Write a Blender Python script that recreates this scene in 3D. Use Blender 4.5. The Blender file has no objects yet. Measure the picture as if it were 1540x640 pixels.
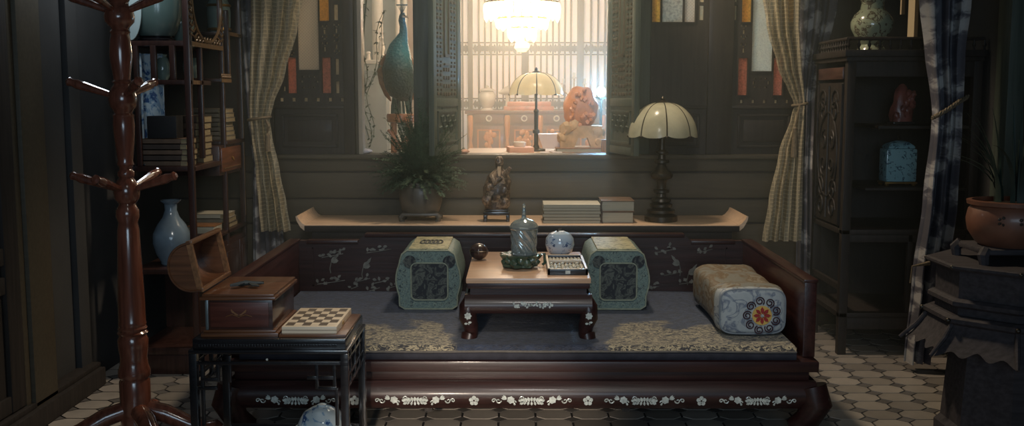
import bpy, bmesh, math, random
from mathutils import Vector, Matrix, Euler, noise
PI = math.pi
SC = bpy.context.scene
COL = SC.collection
# ---------------------------------------------------------------- camera
F = 1550.0                                    # focal length in pixels of the 1540x640 frame
CAMZ = 1.2
ROT = Euler((PI/2 - math.atan(177/F), 0, math.atan(8/F)), 'XYZ')
cd = bpy.data.cameras.new('camera'); cd.sensor_width = 36.0; cd.lens = F/1540*36; cd.clip_start = .05
cam = bpy.data.objects.new('camera', cd); COL.objects.link(cam)
cam.location = (0, 0, CAMZ); cam.rotation_euler = ROT
SC.camera = cam
# ---------------------------------------------------------------- world, lights, exposure
SC.view_settings.view_transform = 'Standard'; SC.view_settings.look = 'None'
SC.view_settings.gamma = 1.0; SC.view_settings.use_curve_mapping = False
SC.view_settings.exposure = 0.0
W = bpy.data.worlds.new('world'); SC.world = W; W.use_nodes = True
W.node_tree.nodes['Background'].inputs[0].default_value = (.42, .66, .85, 1)
W.node_tree.nodes['Background'].inputs[1].default_value = .035
HAZE = .14
SC.cycles.max_bounces = 6; SC.cycles.volume_bounces = 1; SC.cycles.use_denoising = True
SC.cycles.sample_clamp_indirect = 4.0
def light(name, kind, loc, energy, color, size=.3, rot=(0, 0, 0), size_y=None, spot=None):
    l = bpy.data.lights.new(name, kind); l.energy = energy; l.color = color
    if kind == 'AREA':
        l.shape = 'RECTANGLE'; l.size = size; l.size_y = size_y or size
    elif kind == 'SPOT':
        l.shadow_soft_size = size; l.spot_size = spot or 1.4; l.spot_blend = .35 if size == .12 else .6
    else:
        l.shadow_soft_size = size
    o = bpy.data.objects.new(name, l); COL.objects.link(o); o.location = loc; o.rotation_euler = rot
    return o
# cool fill light added behind the photographer; no window is built there
light('front_fill_light', 'AREA', (.0, -1.4, 1.45), 8, (.62, .82, 1.0), 1.8, (math.radians(88), 0, 0), 1.2).data.spread = math.radians(75)
# unseen cool light added to brighten the curio shelf on the left
light('shelf_fill_light', 'POINT', (-1.5, 4.12, 1.86), 4.5, (.86, .94, 1.0), .06)
# unseen ceiling lamp assumed on the near side, shining onto the daybed
light('assumed_near_lamp_light', 'SPOT', (.1, .9, 2.7), 104, (.98, .95, .88), .22, (math.radians(57), 0, math.radians(2)), spot=.82)
# assumed warm lamp, unseen beside the camera, throwing low light under the daybed
light('assumed_low_lamp_light', 'SPOT', (-.45, .6, .98), 240, (1.0, .82, .64), .08, (math.radians(71), 0, math.radians(-6)), spot=.33)
# assumed warm ceiling lamp, unseen, over the daybed near the window wall
light('assumed_ceiling_lamp_light', 'SPOT', (.25, 4.75, 2.8), 132, (1.0, .82, .58), .12, (math.radians(4), 0, 0), spot=1.9)
# chandelier of the hall, and an unseen fill light added under its ceiling
light('chandelier_light', 'POINT', (.04, 7.5, 1.78), 122, (1.0, .82, .58), .16)
light('hall_fill_light', 'AREA', (-.1, 8.0, 2.75), 36, (1.0, .86, .68), 2.2, (0, 0, 0), 1.6)

def P(px, py, Y):
    d = ROT.to_matrix() @ Vector(((px-770)/F, (320-py)/F, -1))
    t = Y/d.y
    return Vector((d.x*t, Y, CAMZ+d.z*t))
def X(px, Y, py=320): return P(px, py, Y).x
def Z(py, Y, px=770): return P(px, py, Y).z
def proj(v):
    q = ROT.to_matrix().transposed() @ (Vector(v)-Vector((0, 0, CAMZ)))
    return (770+F*q.x/-q.z, 320-F*q.y/-q.z)

# ---------------------------------------------------------------- mesh builder
class MB:
    def __init__(s): s.v = []; s.f = []
    def add(s, vs, fs):
        n = len(s.v); s.v += [tuple(v) for v in vs]; s.f += [tuple(i+n for i in f) for f in fs]; return s
    def box(s, x0, x1, y0, y1, z0, z1, bev=0):
        x0, x1 = min(x0, x1), max(x0, x1); y0, y1 = min(y0, y1), max(y0, y1); z0, z1 = min(z0, z1), max(z0, z1)
        vs = [(x, y, z) for z in (z0, z1) for y in (y0, y1) for x in (x0, x1)]
        fs = [(0, 2, 3, 1), (4, 5, 7, 6), (0, 1, 5, 4), (2, 6, 7, 3), (0, 4, 6, 2), (1, 3, 7, 5)]
        if not bev: return s.add(vs, fs)
        bev = min(bev, (x1-x0)*.45, (y1-y0)*.45, (z1-z0)*.45)
        bm = bmesh.new(); b = [bm.verts.new(v) for v in vs]
        for f in fs: bm.faces.new([b[i] for i in f])
        bmesh.ops.bevel(bm, geom=bm.edges[:], offset=bev, segments=2, profile=.6, affect='EDGES')
        return s.bm(bm)
    def bm(s, bm):
        bm.verts.index_update()
        s.add([v.co.copy() for v in bm.verts], [[v.index for v in f.verts] for f in bm.faces]); bm.free(); return s
    def cbox(s, c, d, bev=0): return s.box(c[0]-d[0]/2, c[0]+d[0]/2, c[1]-d[1]/2, c[1]+d[1]/2, c[2]-d[2]/2, c[2]+d[2]/2, bev)
    def lathe(s, prof, c=(0, 0), seg=24, sx=1, sy=1, lobes=0, amp=0, ang0=0, cap=True):
        vs, fs = [], []; n = len(prof)
        for r, z in prof:
            for k in range(seg):
                a = ang0+2*PI*k/seg; rr = r*(1+amp*math.cos(lobes*a)) if lobes else r
                vs.append((c[0]+rr*sx*math.cos(a), c[1]+rr*sy*math.sin(a), z))
        for i in range(n-1):
            for k in range(seg):
                a, b = i*seg+k, i*seg+(k+1) % seg; fs.append((a, b, b+seg, a+seg))
        if cap:
            fs.append(tuple(range(seg))[::-1]); fs.append(tuple((n-1)*seg+k for k in range(seg)))
        return s.add(vs, fs)
    def tube(s, pts, r, seg=8, flat=1.0, up=None):
        pts = [Vector(p) for p in pts]; n = len(pts)
        rs = r if isinstance(r, (list, tuple)) else [r]*n
        vs, fs = [], []; prev = None
        for i, p in enumerate(pts):
            t = (pts[min(i+1, n-1)]-pts[max(i-1, 0)])
            t = t.normalized() if t.length > 1e-9 else Vector((0, 0, 1))
            if prev is None:
                u = Vector(up) if up else (Vector((0, 0, 1)) if abs(t.z) < .9 else Vector((1, 0, 0)))
            else: u = prev
            u = (u-t*u.dot(t)); u = u.normalized() if u.length > 1e-6 else t.orthogonal().normalized()
            prev = u; w = t.cross(u)
            for k in range(seg):
                a = 2*PI*k/seg; vs.append(p+u*math.cos(a)*rs[i]*flat+w*math.sin(a)*rs[i])
        for i in range(n-1):
            for k in range(seg):
                a, b = i*seg+k, i*seg+(k+1) % seg; fs.append((a, b, b+seg, a+seg))
        fs.append(tuple(range(seg))[::-1]); fs.append(tuple((n-1)*seg+k for k in range(seg)))
        return s.add(vs, fs)
    def prism(s, poly, plane, a, b):
        n = len(poly)
        def m(p, t): return {'xz': (p[0], t, p[1]), 'xy': (p[0], p[1], t), 'yz': (t, p[0], p[1])}[plane]
        vs = [m(p, a) for p in poly]+[m(p, b) for p in poly]
        fs = [tuple(range(n))[::-1], tuple(range(n, 2*n))]+[(i, (i+1) % n, (i+1) % n+n, i+n) for i in range(n)]
        return s.add(vs, fs)
    def sphere(s, c, r, u=14, v=9):
        if not isinstance(r, (list, tuple)): r = (r, r, r)
        prof = [(max(1e-4, math.sin(PI*i/v)), -math.cos(PI*i/v)) for i in range(v+1)]
        vs, fs = [], []
        for q, z in prof:
            for k in range(u):
                a = 2*PI*k/u; vs.append((c[0]+r[0]*q*math.cos(a), c[1]+r[1]*q*math.sin(a), c[2]+r[2]*z))
        for i in range(v):
            for k in range(u):
                a, b = i*u+k, i*u+(k+1) % u; fs.append((a, b, b+u, a+u))
        return s.add(vs, fs)
    def rock(s, c, r, seed=0, amp=.25, sub=3, freq=2.2):
        bm = bmesh.new(); bmesh.ops.create_icosphere(bm, subdivisions=sub, radius=1)
        for v in bm.verts:
            n = noise.noise(v.co*freq+Vector((seed*7.3, seed*1.7, 0)))+.5*noise.noise(v.co*freq*2.3+Vector((seed, 3, 1)))
            v.co *= 1+amp*n
            v.co = Vector((c[0]+v.co.x*r[0], c[1]+v.co.y*r[1], c[2]+v.co.z*r[2]))
        return s.bm(bm)
    def grid(s, fn, nu, nv, close=False):
        vs = [fn(i/nu, j/nv) for j in range(nv+1) for i in range(nu+1)]
        fs = [(j*(nu+1)+i, j*(nu+1)+i+1, (j+1)*(nu+1)+i+1, (j+1)*(nu+1)+i) for j in range(nv) for i in range(nu)]
        return s.add(vs, fs)
    def rings(s, rings):                          # a lofted closed skin through rings of equal count
        n = len(rings[0]); vs = [p for r in rings for p in r]; fs = []
        for i in range(len(rings)-1):
            for k in range(n):
                a, b = i*n+k, i*n+(k+1) % n; fs.append((a, b, b+n, a+n))
        fs.append(tuple(range(n))[::-1]); fs.append(tuple((len(rings)-1)*n+k for k in range(n)))
        return s.add(vs, fs)
    def holes(s, rect, hs, y0, y1):               # slab in the xz plane with true rectangular openings
        xs = sorted({rect[0], rect[1]} | {h[0] for h in hs} | {h[1] for h in hs})
        zs = sorted({rect[2], rect[3]} | {h[2] for h in hs} | {h[3] for h in hs})
        xs = [x for x in xs if rect[0]-1e-6 <= x <= rect[1]+1e-6]; zs = [z for z in zs if rect[2]-1e-6 <= z <= rect[3]+1e-6]
        for i in range(len(xs)-1):
            run = None
            for j in range(len(zs)-1):
                cx, cz = (xs[i]+xs[i+1])/2, (zs[j]+zs[j+1])/2
                inh = any(h[0] < cx < h[1] and h[2] < cz < h[3] for h in hs)
                if not inh and run is None: run = zs[j]
                if inh and run is not None: s.box(xs[i], xs[i+1], y0, y1, run, zs[j]); run = None
            if run is not None: s.box(xs[i], xs[i+1], y0, y1, run, zs[-1])
        return s
    def xf(s, fn): s.v = [tuple(fn(Vector(v))) for v in s.v]; return s
    def rotz(s, a, c):
        m = Matrix.Rotation(a, 3, 'Z'); c = Vector((c[0], c[1], 0)); return s.xf(lambda v: m @ (v-c)+c)
    def build(s, name, mat, parent=None, smooth=35, kind=None):
        me = bpy.data.meshes.new(name)
        off = Vector((0, 0, 0)); q = parent
        while q is not None: off += q.location; q = q.parent
        me.from_pydata([tuple(Vector(v)-off) for v in s.v], [], s.f)
        bm = bmesh.new(); bm.from_mesh(me); bmesh.ops.recalc_face_normals(bm, faces=bm.faces[:]); bm.to_mesh(me); bm.free()
        if smooth:
            me.polygons.foreach_set('use_smooth', [True]*len(me.polygons)); me.set_sharp_from_angle(angle=math.radians(smooth))
        me.materials.append(mat); me.update()
        o = bpy.data.objects.new(name, me); COL.objects.link(o); o.parent = parent
        if kind: o['kind'] = kind
        return o
    def solo(s, name, mat, label, cat, loc, group=None, kind=None, smooth=35):
        """a thing that is one mesh: its origin goes to loc"""
        loc = Vector(loc); s.xf(lambda v: v-loc)
        o = s.build(name, mat, None, smooth); o.location = loc
        return tag(o, label, cat, group, kind)
def tag(o, label, cat, group=None, kind=None):
    o['label'] = label; o['category'] = cat
    if group: o['group'] = group
    if kind: o['kind'] = kind
    return o
def thing(name, label, cat, loc=(0, 0, 0), group=None, kind=None):
    o = bpy.data.objects.new(name, None); COL.objects.link(o); o.location = loc; o.empty_display_size = .05
    return tag(o, label, cat, group, kind)
def circ(cx, cz, r, n=16, a0=0): return [(cx+r*math.cos(a0+2*PI*k/n), cz+r*math.sin(a0+2*PI*k/n)) for k in range(n)]

# ---------------------------------------------------------------- materials
def srgb(r, g, b):
    f = lambda c: (c/255/12.92) if c/255 <= .04045 else ((c/255+.055)/1.055)**2.4
    return (f(r), f(g), f(b))
def newmat(name):
    m = bpy.data.materials.new(name); m.use_nodes = True
    return m, m.node_tree, m.node_tree.nodes['Principled BSDF']
def ramp(nt, stops, interp='LINEAR'):
    n = nt.nodes.new('ShaderNodeValToRGB'); n.color_ramp.interpolation = interp
    e = n.color_ramp.elements
    while len(e) < len(stops): e.new(.5)
    for i, (p, c) in enumerate(stops): e[i].position = p; e[i].color = (*c, 1)
    return n
def coords(nt, scale=(1, 1, 1), rot=(0, 0, 0)):
    tc = nt.nodes.new('ShaderNodeTexCoord'); mp = nt.nodes.new('ShaderNodeMapping')
    mp.inputs['Scale'].default_value = scale; mp.inputs['Rotation'].default_value = rot
    nt.links.new(tc.outputs['Object'], mp.inputs[0]); return mp
def ntex(nt, mp, scale, detail=3, rough=.5):
    n = nt.nodes.new('ShaderNodeTexNoise'); n.inputs['Scale'].default_value = scale
    n.inputs['Detail'].default_value = detail; n.inputs['Roughness'].default_value = rough
    nt.links.new(mp.outputs[0], n.inputs['Vector']); return n
def bump(nt, src, b, strength, dist=.01):
    n = nt.nodes.new('ShaderNodeBump'); n.inputs['Strength'].default_value = strength; n.inputs['Distance'].default_value = dist
    nt.links.new(src, n.inputs['Height']); nt.links.new(n.outputs[0], b.inputs['Normal'])
def plain(name, c, rough=.5, var=.2, scale=12, metal=0, coat=0, bmp=0, stretch=(1, 1, 1), spec=.5):
    m, nt, b = newmat(name); mp = coords(nt, stretch); n = ntex(nt, mp, scale)
    lo = tuple(x*(1-var) for x in c); hi = tuple(min(1, x*(1+var)) for x in c)
    r = ramp(nt, [(.3, lo), (.7, hi)]); nt.links.new(n.outputs[0], r.inputs[0]); nt.links.new(r.outputs[0], b.inputs['Base Color'])
    b.inputs['Roughness'].default_value = rough; b.inputs['Metallic'].default_value = metal
    b.inputs['Coat Weight'].default_value = coat; b.inputs['Coat Roughness'].default_value = .12
    b.inputs['Specular IOR Level'].default_value = spec
    if bmp: bump(nt, n.outputs[0], b, bmp)
    return m
def wood(name, c, rough=.35, axis='x', coat=.3, var=.35):
    st = {'x': (1, 14, 14), 'y': (14, 1, 14), 'z': (14, 14, 1)}[axis]
    return plain(name, c, rough, var, 5, coat=coat, stretch=st, bmp=.06)
def pattern(name, stops, scale=30, kind='noise', rough=.6, coat=0, stretch=(1, 1, 1), detail=3, interp='CONSTANT', bmp=0, dist=0):
    m, nt, b = newmat(name); mp = coords(nt, stretch)
    if kind == 'noise':
        n = ntex(nt, mp, scale, detail); out = n.outputs[0]; n.inputs['Distortion'].default_value = dist
    elif kind == 'voronoi':
        n = nt.nodes.new('ShaderNodeTexVoronoi'); n.inputs['Scale'].default_value = scale
        nt.links.new(mp.outputs[0], n.inputs['Vector']); out = n.outputs['Distance']
    else:
        n = nt.nodes.new('ShaderNodeTexWave'); n.inputs['Scale'].default_value = scale
        n.inputs['Distortion'].default_value = dist; n.inputs['Detail'].default_value = detail
        nt.links.new(mp.outputs[0], n.inputs['Vector']); out = n.outputs[0]
    r = ramp(nt, stops, interp); nt.links.new(out, r.inputs[0]); nt.links.new(r.outputs[0], b.inputs['Base Color'])
    b.inputs['Roughness'].default_value = rough; b.inputs['Coat Weight'].default_value = coat
    if bmp: bump(nt, out, b, bmp)
    return m
def pane_mat(name, c, trans=.55, scale=60, var=.25, rough=.35, grid=False):
    """thin stained pane or paper: part of the light passes through"""
    m, nt, b = newmat(name); mp = coords(nt, (1, 1, 1), (0, PI/4, 0) if grid else (0, 0, 0))
    if grid:
        n = nt.nodes.new('ShaderNodeTexVoronoi'); n.distance = 'CHEBYCHEV'; n.inputs['Scale'].default_value = scale
        n.inputs['Randomness'].default_value = 0; nt.links.new(mp.outputs[0], n.inputs['Vector']); out = n.outputs['Distance']
    else:
        n = ntex(nt, mp, scale, 4); out = n.outputs[0]
    r = ramp(nt, [(.3, tuple(x*(1-var) for x in c)), (.6, c)]); nt.links.new(out, r.inputs[0])
    nt.links.new(r.outputs[0], b.inputs['Base Color']); b.inputs['Roughness'].default_value = rough
    t = nt.nodes.new('ShaderNodeBsdfTranslucent'); nt.links.new(r.outputs[0], t.inputs[0])
    mx = nt.nodes.new('ShaderNodeMixShader'); mx.inputs[0].default_value = trans
    nt.links.new(b.outputs[0], mx.inputs[1]); nt.links.new(t.outputs[0], mx.inputs[2])
    nt.links.new(mx.outputs[0], nt.nodes['Material Output'].inputs[0]); return m
def glow(name, c, s):
    m, nt, b = newmat(name); b.inputs['Base Color'].default_value = (*c, 1)
    b.inputs['Emission Color'].default_value = (*c, 1); b.inputs['Emission Strength'].default_value = s; return m
def sheer(name, c, checks=True, alpha=.25, trans=.35):
    m, nt, b = newmat(name); mp = coords(nt)
    if checks:
        br = nt.nodes.new('ShaderNodeTexBrick'); br.offset = 0; br.inputs['Scale'].default_value = 26
        br.inputs['Color1'].default_value = (*[x*.70 for x in c], 1); br.inputs['Color2'].default_value = (*[x*.64 for x in c], 1); br.inputs['Mortar'].default_value = (*c, 1)
        br.inputs['Mortar Size'].default_value = .06; br.inputs['Row Height'].default_value = .5; br.inputs['Brick Width'].default_value = .5
        sw = nt.nodes.new('ShaderNodeCombineXYZ'); sp = nt.nodes.new('ShaderNodeSeparateXYZ')
        nt.links.new(mp.outputs[0], sp.inputs[0]); nt.links.new(sp.outputs[0], sw.inputs[0]); nt.links.new(sp.outputs[2], sw.inputs[1])
        nt.links.new(sw.outputs[0], br.inputs['Vector']); col = br.outputs[0]
    else:
        n = ntex(nt, mp, 9, 5); r = ramp(nt, [(.4, tuple(x*.7 for x in c)), (.6, c)]); nt.links.new(n.outputs[0], r.inputs[0]); col = r.outputs[0]
    nt.links.new(col, b.inputs['Base Color']); b.inputs['Roughness'].default_value = .9
    t = nt.nodes.new('ShaderNodeBsdfTranslucent'); nt.links.new(col, t.inputs[0])
    tr = nt.nodes.new('ShaderNodeBsdfTransparent')
    m1 = nt.nodes.new('ShaderNodeMixShader'); m1.inputs[0].default_value = trans
    m2 = nt.nodes.new('ShaderNodeMixShader'); m2.inputs[0].default_value = alpha
    nt.links.new(b.outputs[0], m1.inputs[1]); nt.links.new(t.outputs[0], m1.inputs[2])
    nt.links.new(m1.outputs[0], m2.inputs[1]); nt.links.new(tr.outputs[0], m2.inputs[2])
    nt.links.new(m2.outputs[0], nt.nodes['Material Output'].inputs[0]); return m

redwood = wood('red_lacquer_wood', srgb(50, 27, 25), .4, 'x', .15)
redwood_y = wood('red_lacquer_wood_y', srgb(58, 31, 27), .36, 'y', .2)
rackwood = wood('coat_rack_wood', srgb(118, 70, 54), .2, 'z', .8)
darkwood = wood('dark_wood', srgb(44, 37, 33), .62, 'z', .05)
darkwood_x = wood('dark_wood_x', srgb(44, 37, 33), .62, 'x', .05)
shelfwood = wood('shelf_wood', srgb(62, 40, 34), .35, 'z', .3)
goldedge = wood('worn_gilt_wood', srgb(120, 92, 62), .4, 'z', .3)
blackwood = wood('black_lacquer_wood', srgb(30, 28, 30), .22, 'x', .6)
hazewood = wood('haze_lifted_wood', srgb(80, 88, 78), .55, 'z', .05, .2)  # dark window wood, lightened to grey-green by haze painted into its colour
dadowood = wood('hazed_dado_wood', srgb(84, 76, 62), .6, 'x', .03, .12)  # olive cast of the haze is mixed into this colour
altarwood = wood('pale_elm_wood', srgb(222, 190, 158), .36, 'x', .3, .18)
kangtop = wood('kang_table_top_wood', srgb(206, 168, 138), .3, 'x', .5, .15)
chestwood = wood('chest_walnut', srgb(104, 66, 42), .35, 'x', .4)
maple = wood('maple', srgb(232, 214, 188), .4, 'x', .2, .1)
pearl = plain('mother_of_pearl', srgb(196, 202, 196), .25, .3, 60, coat=.5)
pearl_dim = plain('dull_pearl', srgb(120, 118, 110), .35, .35, 40)
bronze = plain('bronze', srgb(72, 66, 58), .38, .4, 30, metal=.7)
brass = plain('brass', srgb(190, 150, 90), .3, .25, 20, metal=.9)
plaster = plain('dark_plaster', srgb(66, 66, 66), .9, .15, 4)
hallplaster = plain('hall_plaster', srgb(196, 190, 176), .85, .08, 4)
hallwood = wood('hall_wood', srgb(150, 104, 66), .4, 'z', .3)
paper = plain('book_paper', srgb(172, 168, 150), .85, .2, 200, stretch=(.02, .02, 6))
oldpaper = plain('old_book_paper', srgb(150, 136, 106), .85, .3, 200, stretch=(.02, .02, 6))
cover_dark = plain('dark_book_cover', srgb(70, 58, 50), .6, .25, 20)
cover_grey = plain('grey_book_cover', srgb(116, 110, 96), .7, .2, 20)
cover_brown = plain('brown_book_cover', srgb(104, 84, 68), .6, .25, 20)
celadon = plain('celadon_glaze', srgb(128, 150, 142), .15, .12, 10, coat=.7)
paleblue = plain('pale_blue_glaze', srgb(150, 172, 184), .15, .12, 12, coat=.7)
white_glaze = plain('cream_glaze', srgb(226, 212, 190), .2, .06, 10, coat=.6)
bluewhite = pattern('blue_and_white_porcelain', [(0, srgb(208, 222, 228)), (.5, srgb(150, 180, 206)), (.56, srgb(64, 96, 146)), (.66, srgb(190, 208, 220))], 12, 'noise', .15, .7, dist=2)
speckblue = pattern('blue_speckled_porcelain', [(0, srgb(176, 194, 210)), (.6, srgb(90, 112, 150)), (.66, srgb(190, 204, 216))], 42, 'noise', .15, .7, dist=1)
turq = pattern('turquoise_floral_porcelain', [(0, srgb(146, 192, 200)), (.58, srgb(62, 98, 116)), (.66, srgb(150, 196, 204))], 48, 'noise', .2, .6, dist=1)
greenfloral = pattern('green_floral_porcelain', [(0, srgb(150, 158, 132)), (.55, srgb(92, 84, 68)), (.65, srgb(164, 168, 140))], 26, 'noise', .2, .6, dist=1.5)
foliage = plain('dark_foliage', srgb(66, 86, 66), .7, .4, 25)
vinegreen = plain('vine_green', srgb(96, 110, 84), .7, .3, 25)
cord = plain('twisted_cord', srgb(120, 106, 84), .7, .3, 80)

# ================================================================ STRUCTURE
YW = 5.35                                      # window wall of the front room
# ---- floor with octagon-and-dot tiles
light_tile = plain('light_floor_tile', srgb(166, 158, 148), .35, .16, 9, coat=.2)
dark_tile = plain('grey_floor_tile', srgb(116, 112, 108), .4, .2, 9, coat=.2)
def vary(m, a):
    nt = m.node_tree; b = nt.nodes['Principled BSDF']; src = b.inputs['Base Color'].links[0].from_socket
    oi = nt.nodes.new('ShaderNodeObjectInfo'); h = nt.nodes.new('ShaderNodeHueSaturation'); mr = nt.nodes.new('ShaderNodeMapRange')
    mr.inputs[3].default_value = 1-a; mr.inputs[4].default_value = 1+a; nt.links.new(oi.outputs['Random'], mr.inputs[0]); nt.links.new(mr.outputs[0], h.inputs['Value'])
    nt.links.new(src, h.inputs['Color']); nt.links.new(h.outputs[0], b.inputs['Base Color'])
vary(light_tile, .3); vary(dark_tile, .25)
grout = plain('dark_grout', srgb(46, 44, 44), .8, .2, 20)
floor = MB().box(-2.6, 2.9, -1.5, 10.2, -.06, -.004).solo('floor', grout, 'patterned floor of pale octagon tiles with grey diamond insets', 'floor', (0, 0, -.06), kind='structure')
TX, TY = .138, .115
def oct_poly(a, b, c, d): return [(a, -d), (a, d), (c, b), (-c, b), (-a, d), (-a, -d), (-c, -b), (c, -b)]
mo = MB().prism(oct_poly(TX*.47, TY*.47, TX*.23, TY*.20), 'xy', -.012, 0)
md = MB().prism([(TX*.23, 0), (0, TY*.25), (-TX*.23, 0), (0, -TY*.25)], 'xy', -.012, -.001)
tile0 = mo.build('floor_tile', light_tile, floor); dot0 = md.build('diamond_tile', dark_tile, floor)
cnt = {0: 0, 1: 0}; restl, restd = MB(), MB()
tiles = []
for i in range(-19, 21):
    for j in range(10, 52):
        for k in (0, 1):
            x, y = (i+.5*k)*TX, (j+.5*k)*TY
            if abs(x) > 2.5 or y > 5.3: continue
            px, py = proj((x, y, 0))
            vis = 40 < py < 655 and -30 < px < 1570
            if vis and -.98 < x < 1.0 and y > 3.98: vis = False
            if vis and px < 1230 and x > -1.0 and y < 3.5: vis = False
            tiles.append((not vis, (px-1300)**2 if px > 770 else (px-600)**2*2, x, y, k, vis))
tiles.sort()
for nv, dd, x, y, k, vis in tiles:
    if vis and cnt[k] < 280:
        src = (tile0, dot0)[k]
        o = src if cnt[k] == 0 else src.copy()
        if cnt[k]: COL.objects.link(o)
        o.location = (x, y, 0); cnt[k] += 1
    else:
        m = restd if k else restl; poly = [(TX*.23, 0), (0, TY*.25), (-TX*.23, 0), (0, -TY*.25)] if k else oct_poly(TX*.47, TY*.47, TX*.23, TY*.20)
        m.add([(x+a, y+b, -.0005) for a, b in poly], [tuple(range(len(poly)))])
restl.build('light_tile_field', light_tile, floor, kind='stuff'); restd.build('grey_tile_field', dark_tile, floor, kind='stuff')
# ---- ceiling and side walls
MB().box(-2.6, 2.9, 1.2, 10.2, 2.9, 2.98).solo('ceiling', plaster, 'dark plaster ceiling above the rooms', 'ceiling', (0, 0, 2.9), kind='structure')
wl = thing('wall_left', 'dark grey wall behind the wooden coat rack', 'wall', (-1.72, 2, 0), kind='structure')
MB().box(-1.92, -1.80, 1.2, YW, 0, 2.9).build('wall_panel', plaster, wl)
MB().box(-1.80, -1.775, 4.1, 4.2, 0, 2.9, .004).build('post', plaster, wl)
wr = thing('wall_right', 'dark wall behind the plant stand', 'wall', (2.16, 2, 0), kind='structure')
MB().box(2.12, 2.22, 1.2, YW, 0, 2.9).build('wall_panel', plaster, wr)
MB().box(2.05, 2.12, 4.35, 4.47, 0, 2.9, .004).build('post', hazewood, wr)
doorwood = wood('matt_door_wood', srgb(48, 42, 38), .75, 'z', 0)
doorwood_x = doorwood
bl = MB().box(-1.80, -1.72, 1.3, 4.2, 0, .075, .006).box(-1.80, -1.74, 1.3, 4.2, .075, .095, .004)
bl.solo('baseboard_left', doorwood_x, 'dark wooden skirting running along the left wall', 'baseboard', (-1.66, 2, 0), kind='structure')
# door at the far left
dr = thing('door_1', 'dark panelled door leaf at the left edge', 'door', (-1.68, 3.5, 0), kind='structure')
MB().box(-1.80, -1.772, 2.8, 3.58, .1, 2.3).build('door_panel', doorwood, dr)
for y0, y1 in ((2.8, 2.88), (3.48, 3.58)): MB().box(-1.772, -1.755, y0, y1, .1, 2.3, .004).build('stile', doorwood, dr)
for z in (.1, .52, .62, 1.02, 1.12, 1.9): MB().box(-1.772, -1.758, 2.88, 3.48, z, z+.06, .004).build('rail', doorwood, dr)
for z0, z1 in ((.2, .5), (.7, 1.0), (1.22, 1.86)):
    MB().box(-1.772, -1.764, 2.96, 3.4, z0, z1, .004).build('raised_panel', doorwood, dr)
MB().box(-1.80, -1.74, 3.62, 3.80, 0, 2.9, .006).box(-1.80, -1.755, 3.58, 3.62, 0, 2.9, .004).build('door_jamb', dadowood, dr)

# ---- window wall
SILL = Z(232, YW)
wb = thing('wall_back', 'dark timber window wall with board dado behind the daybed', 'wall', (0, YW+.06, 0), kind='structure')
zs = [0, Z(336, YW), Z(299, YW), Z(259, YW), SILL]
for i in range(4):
    MB().box(-1.9, 2.2, YW+(.0, .012, .004, .014)[i], YW+.12, zs[i]+(.006 if i else 0), zs[i+1]-.004, .005).build('dado_board', dadowood, wb)
MB().box(-1.9, 2.2, YW+.02, YW+.12, 0, SILL-.005).build('dado_backing', darkwood_x, wb)
sx0, sx1 = X(405, YW), X(1195, YW)
MB().box(sx0, sx1, YW-.03, YW+.16, SILL-.022, SILL, .005).build('window_sill', dadowood, wb)
def post(p0, p1, z0=SILL, z1=2.9, mat=darkwood, d0=-.005, d1=.11, name='post'):
    return MB().box(X(p0, YW), X(p1, YW), YW+d0, YW+d1, z0, z1, .004).build(name, mat, wb)
WTOP = 2.25
MB().box(-1.9, X(410, YW), YW, YW+.1, SILL-.01, 2.9).build('wall_panel', plaster, wb)
post(398, 416); post(520, 536); post(536, 541, d0=.02, mat=dadowood); post(624, 652, mat=hazewood); post(652, 690, mat=hazewood, d0=.03)
post(915, 976, mat=hazewood, d0=.03); post(1060, 1097); post(1195, 1225)
MB().box(-1.9, 2.2, YW, YW+.11, WTOP, 2.9).build('header', darkwood_x, wb)
# right end of the wall with a slit window
w6x0, w6x1 = X(1330, YW), X(1392, YW)
slits = [(X(1341, YW), X(1348, YW), Z(22, YW), WTOP), (X(1353, YW), X(1368, YW), Z(58, YW), WTOP), (X(1378, YW), X(1385, YW), Z(15, YW), WTOP)]
MB().holes((X(1225, YW), 2.2, SILL-.01, WTOP), slits, YW, YW+.09).build('wall_panel', darkwood, wb)
w6 = thing('window_6', 'narrow slit window with pale yellow panes above the corner cabinet', 'window', (X(1360, YW), YW+.04, 1.5), kind='structure')
slitpane = glow('evening_lit_pane', srgb(226, 188, 132), .35)
for h in slits: MB().box(h[0], h[1], YW+.05, YW+.055, h[2], h[3]).build('pane', slitpane, w6)

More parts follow.
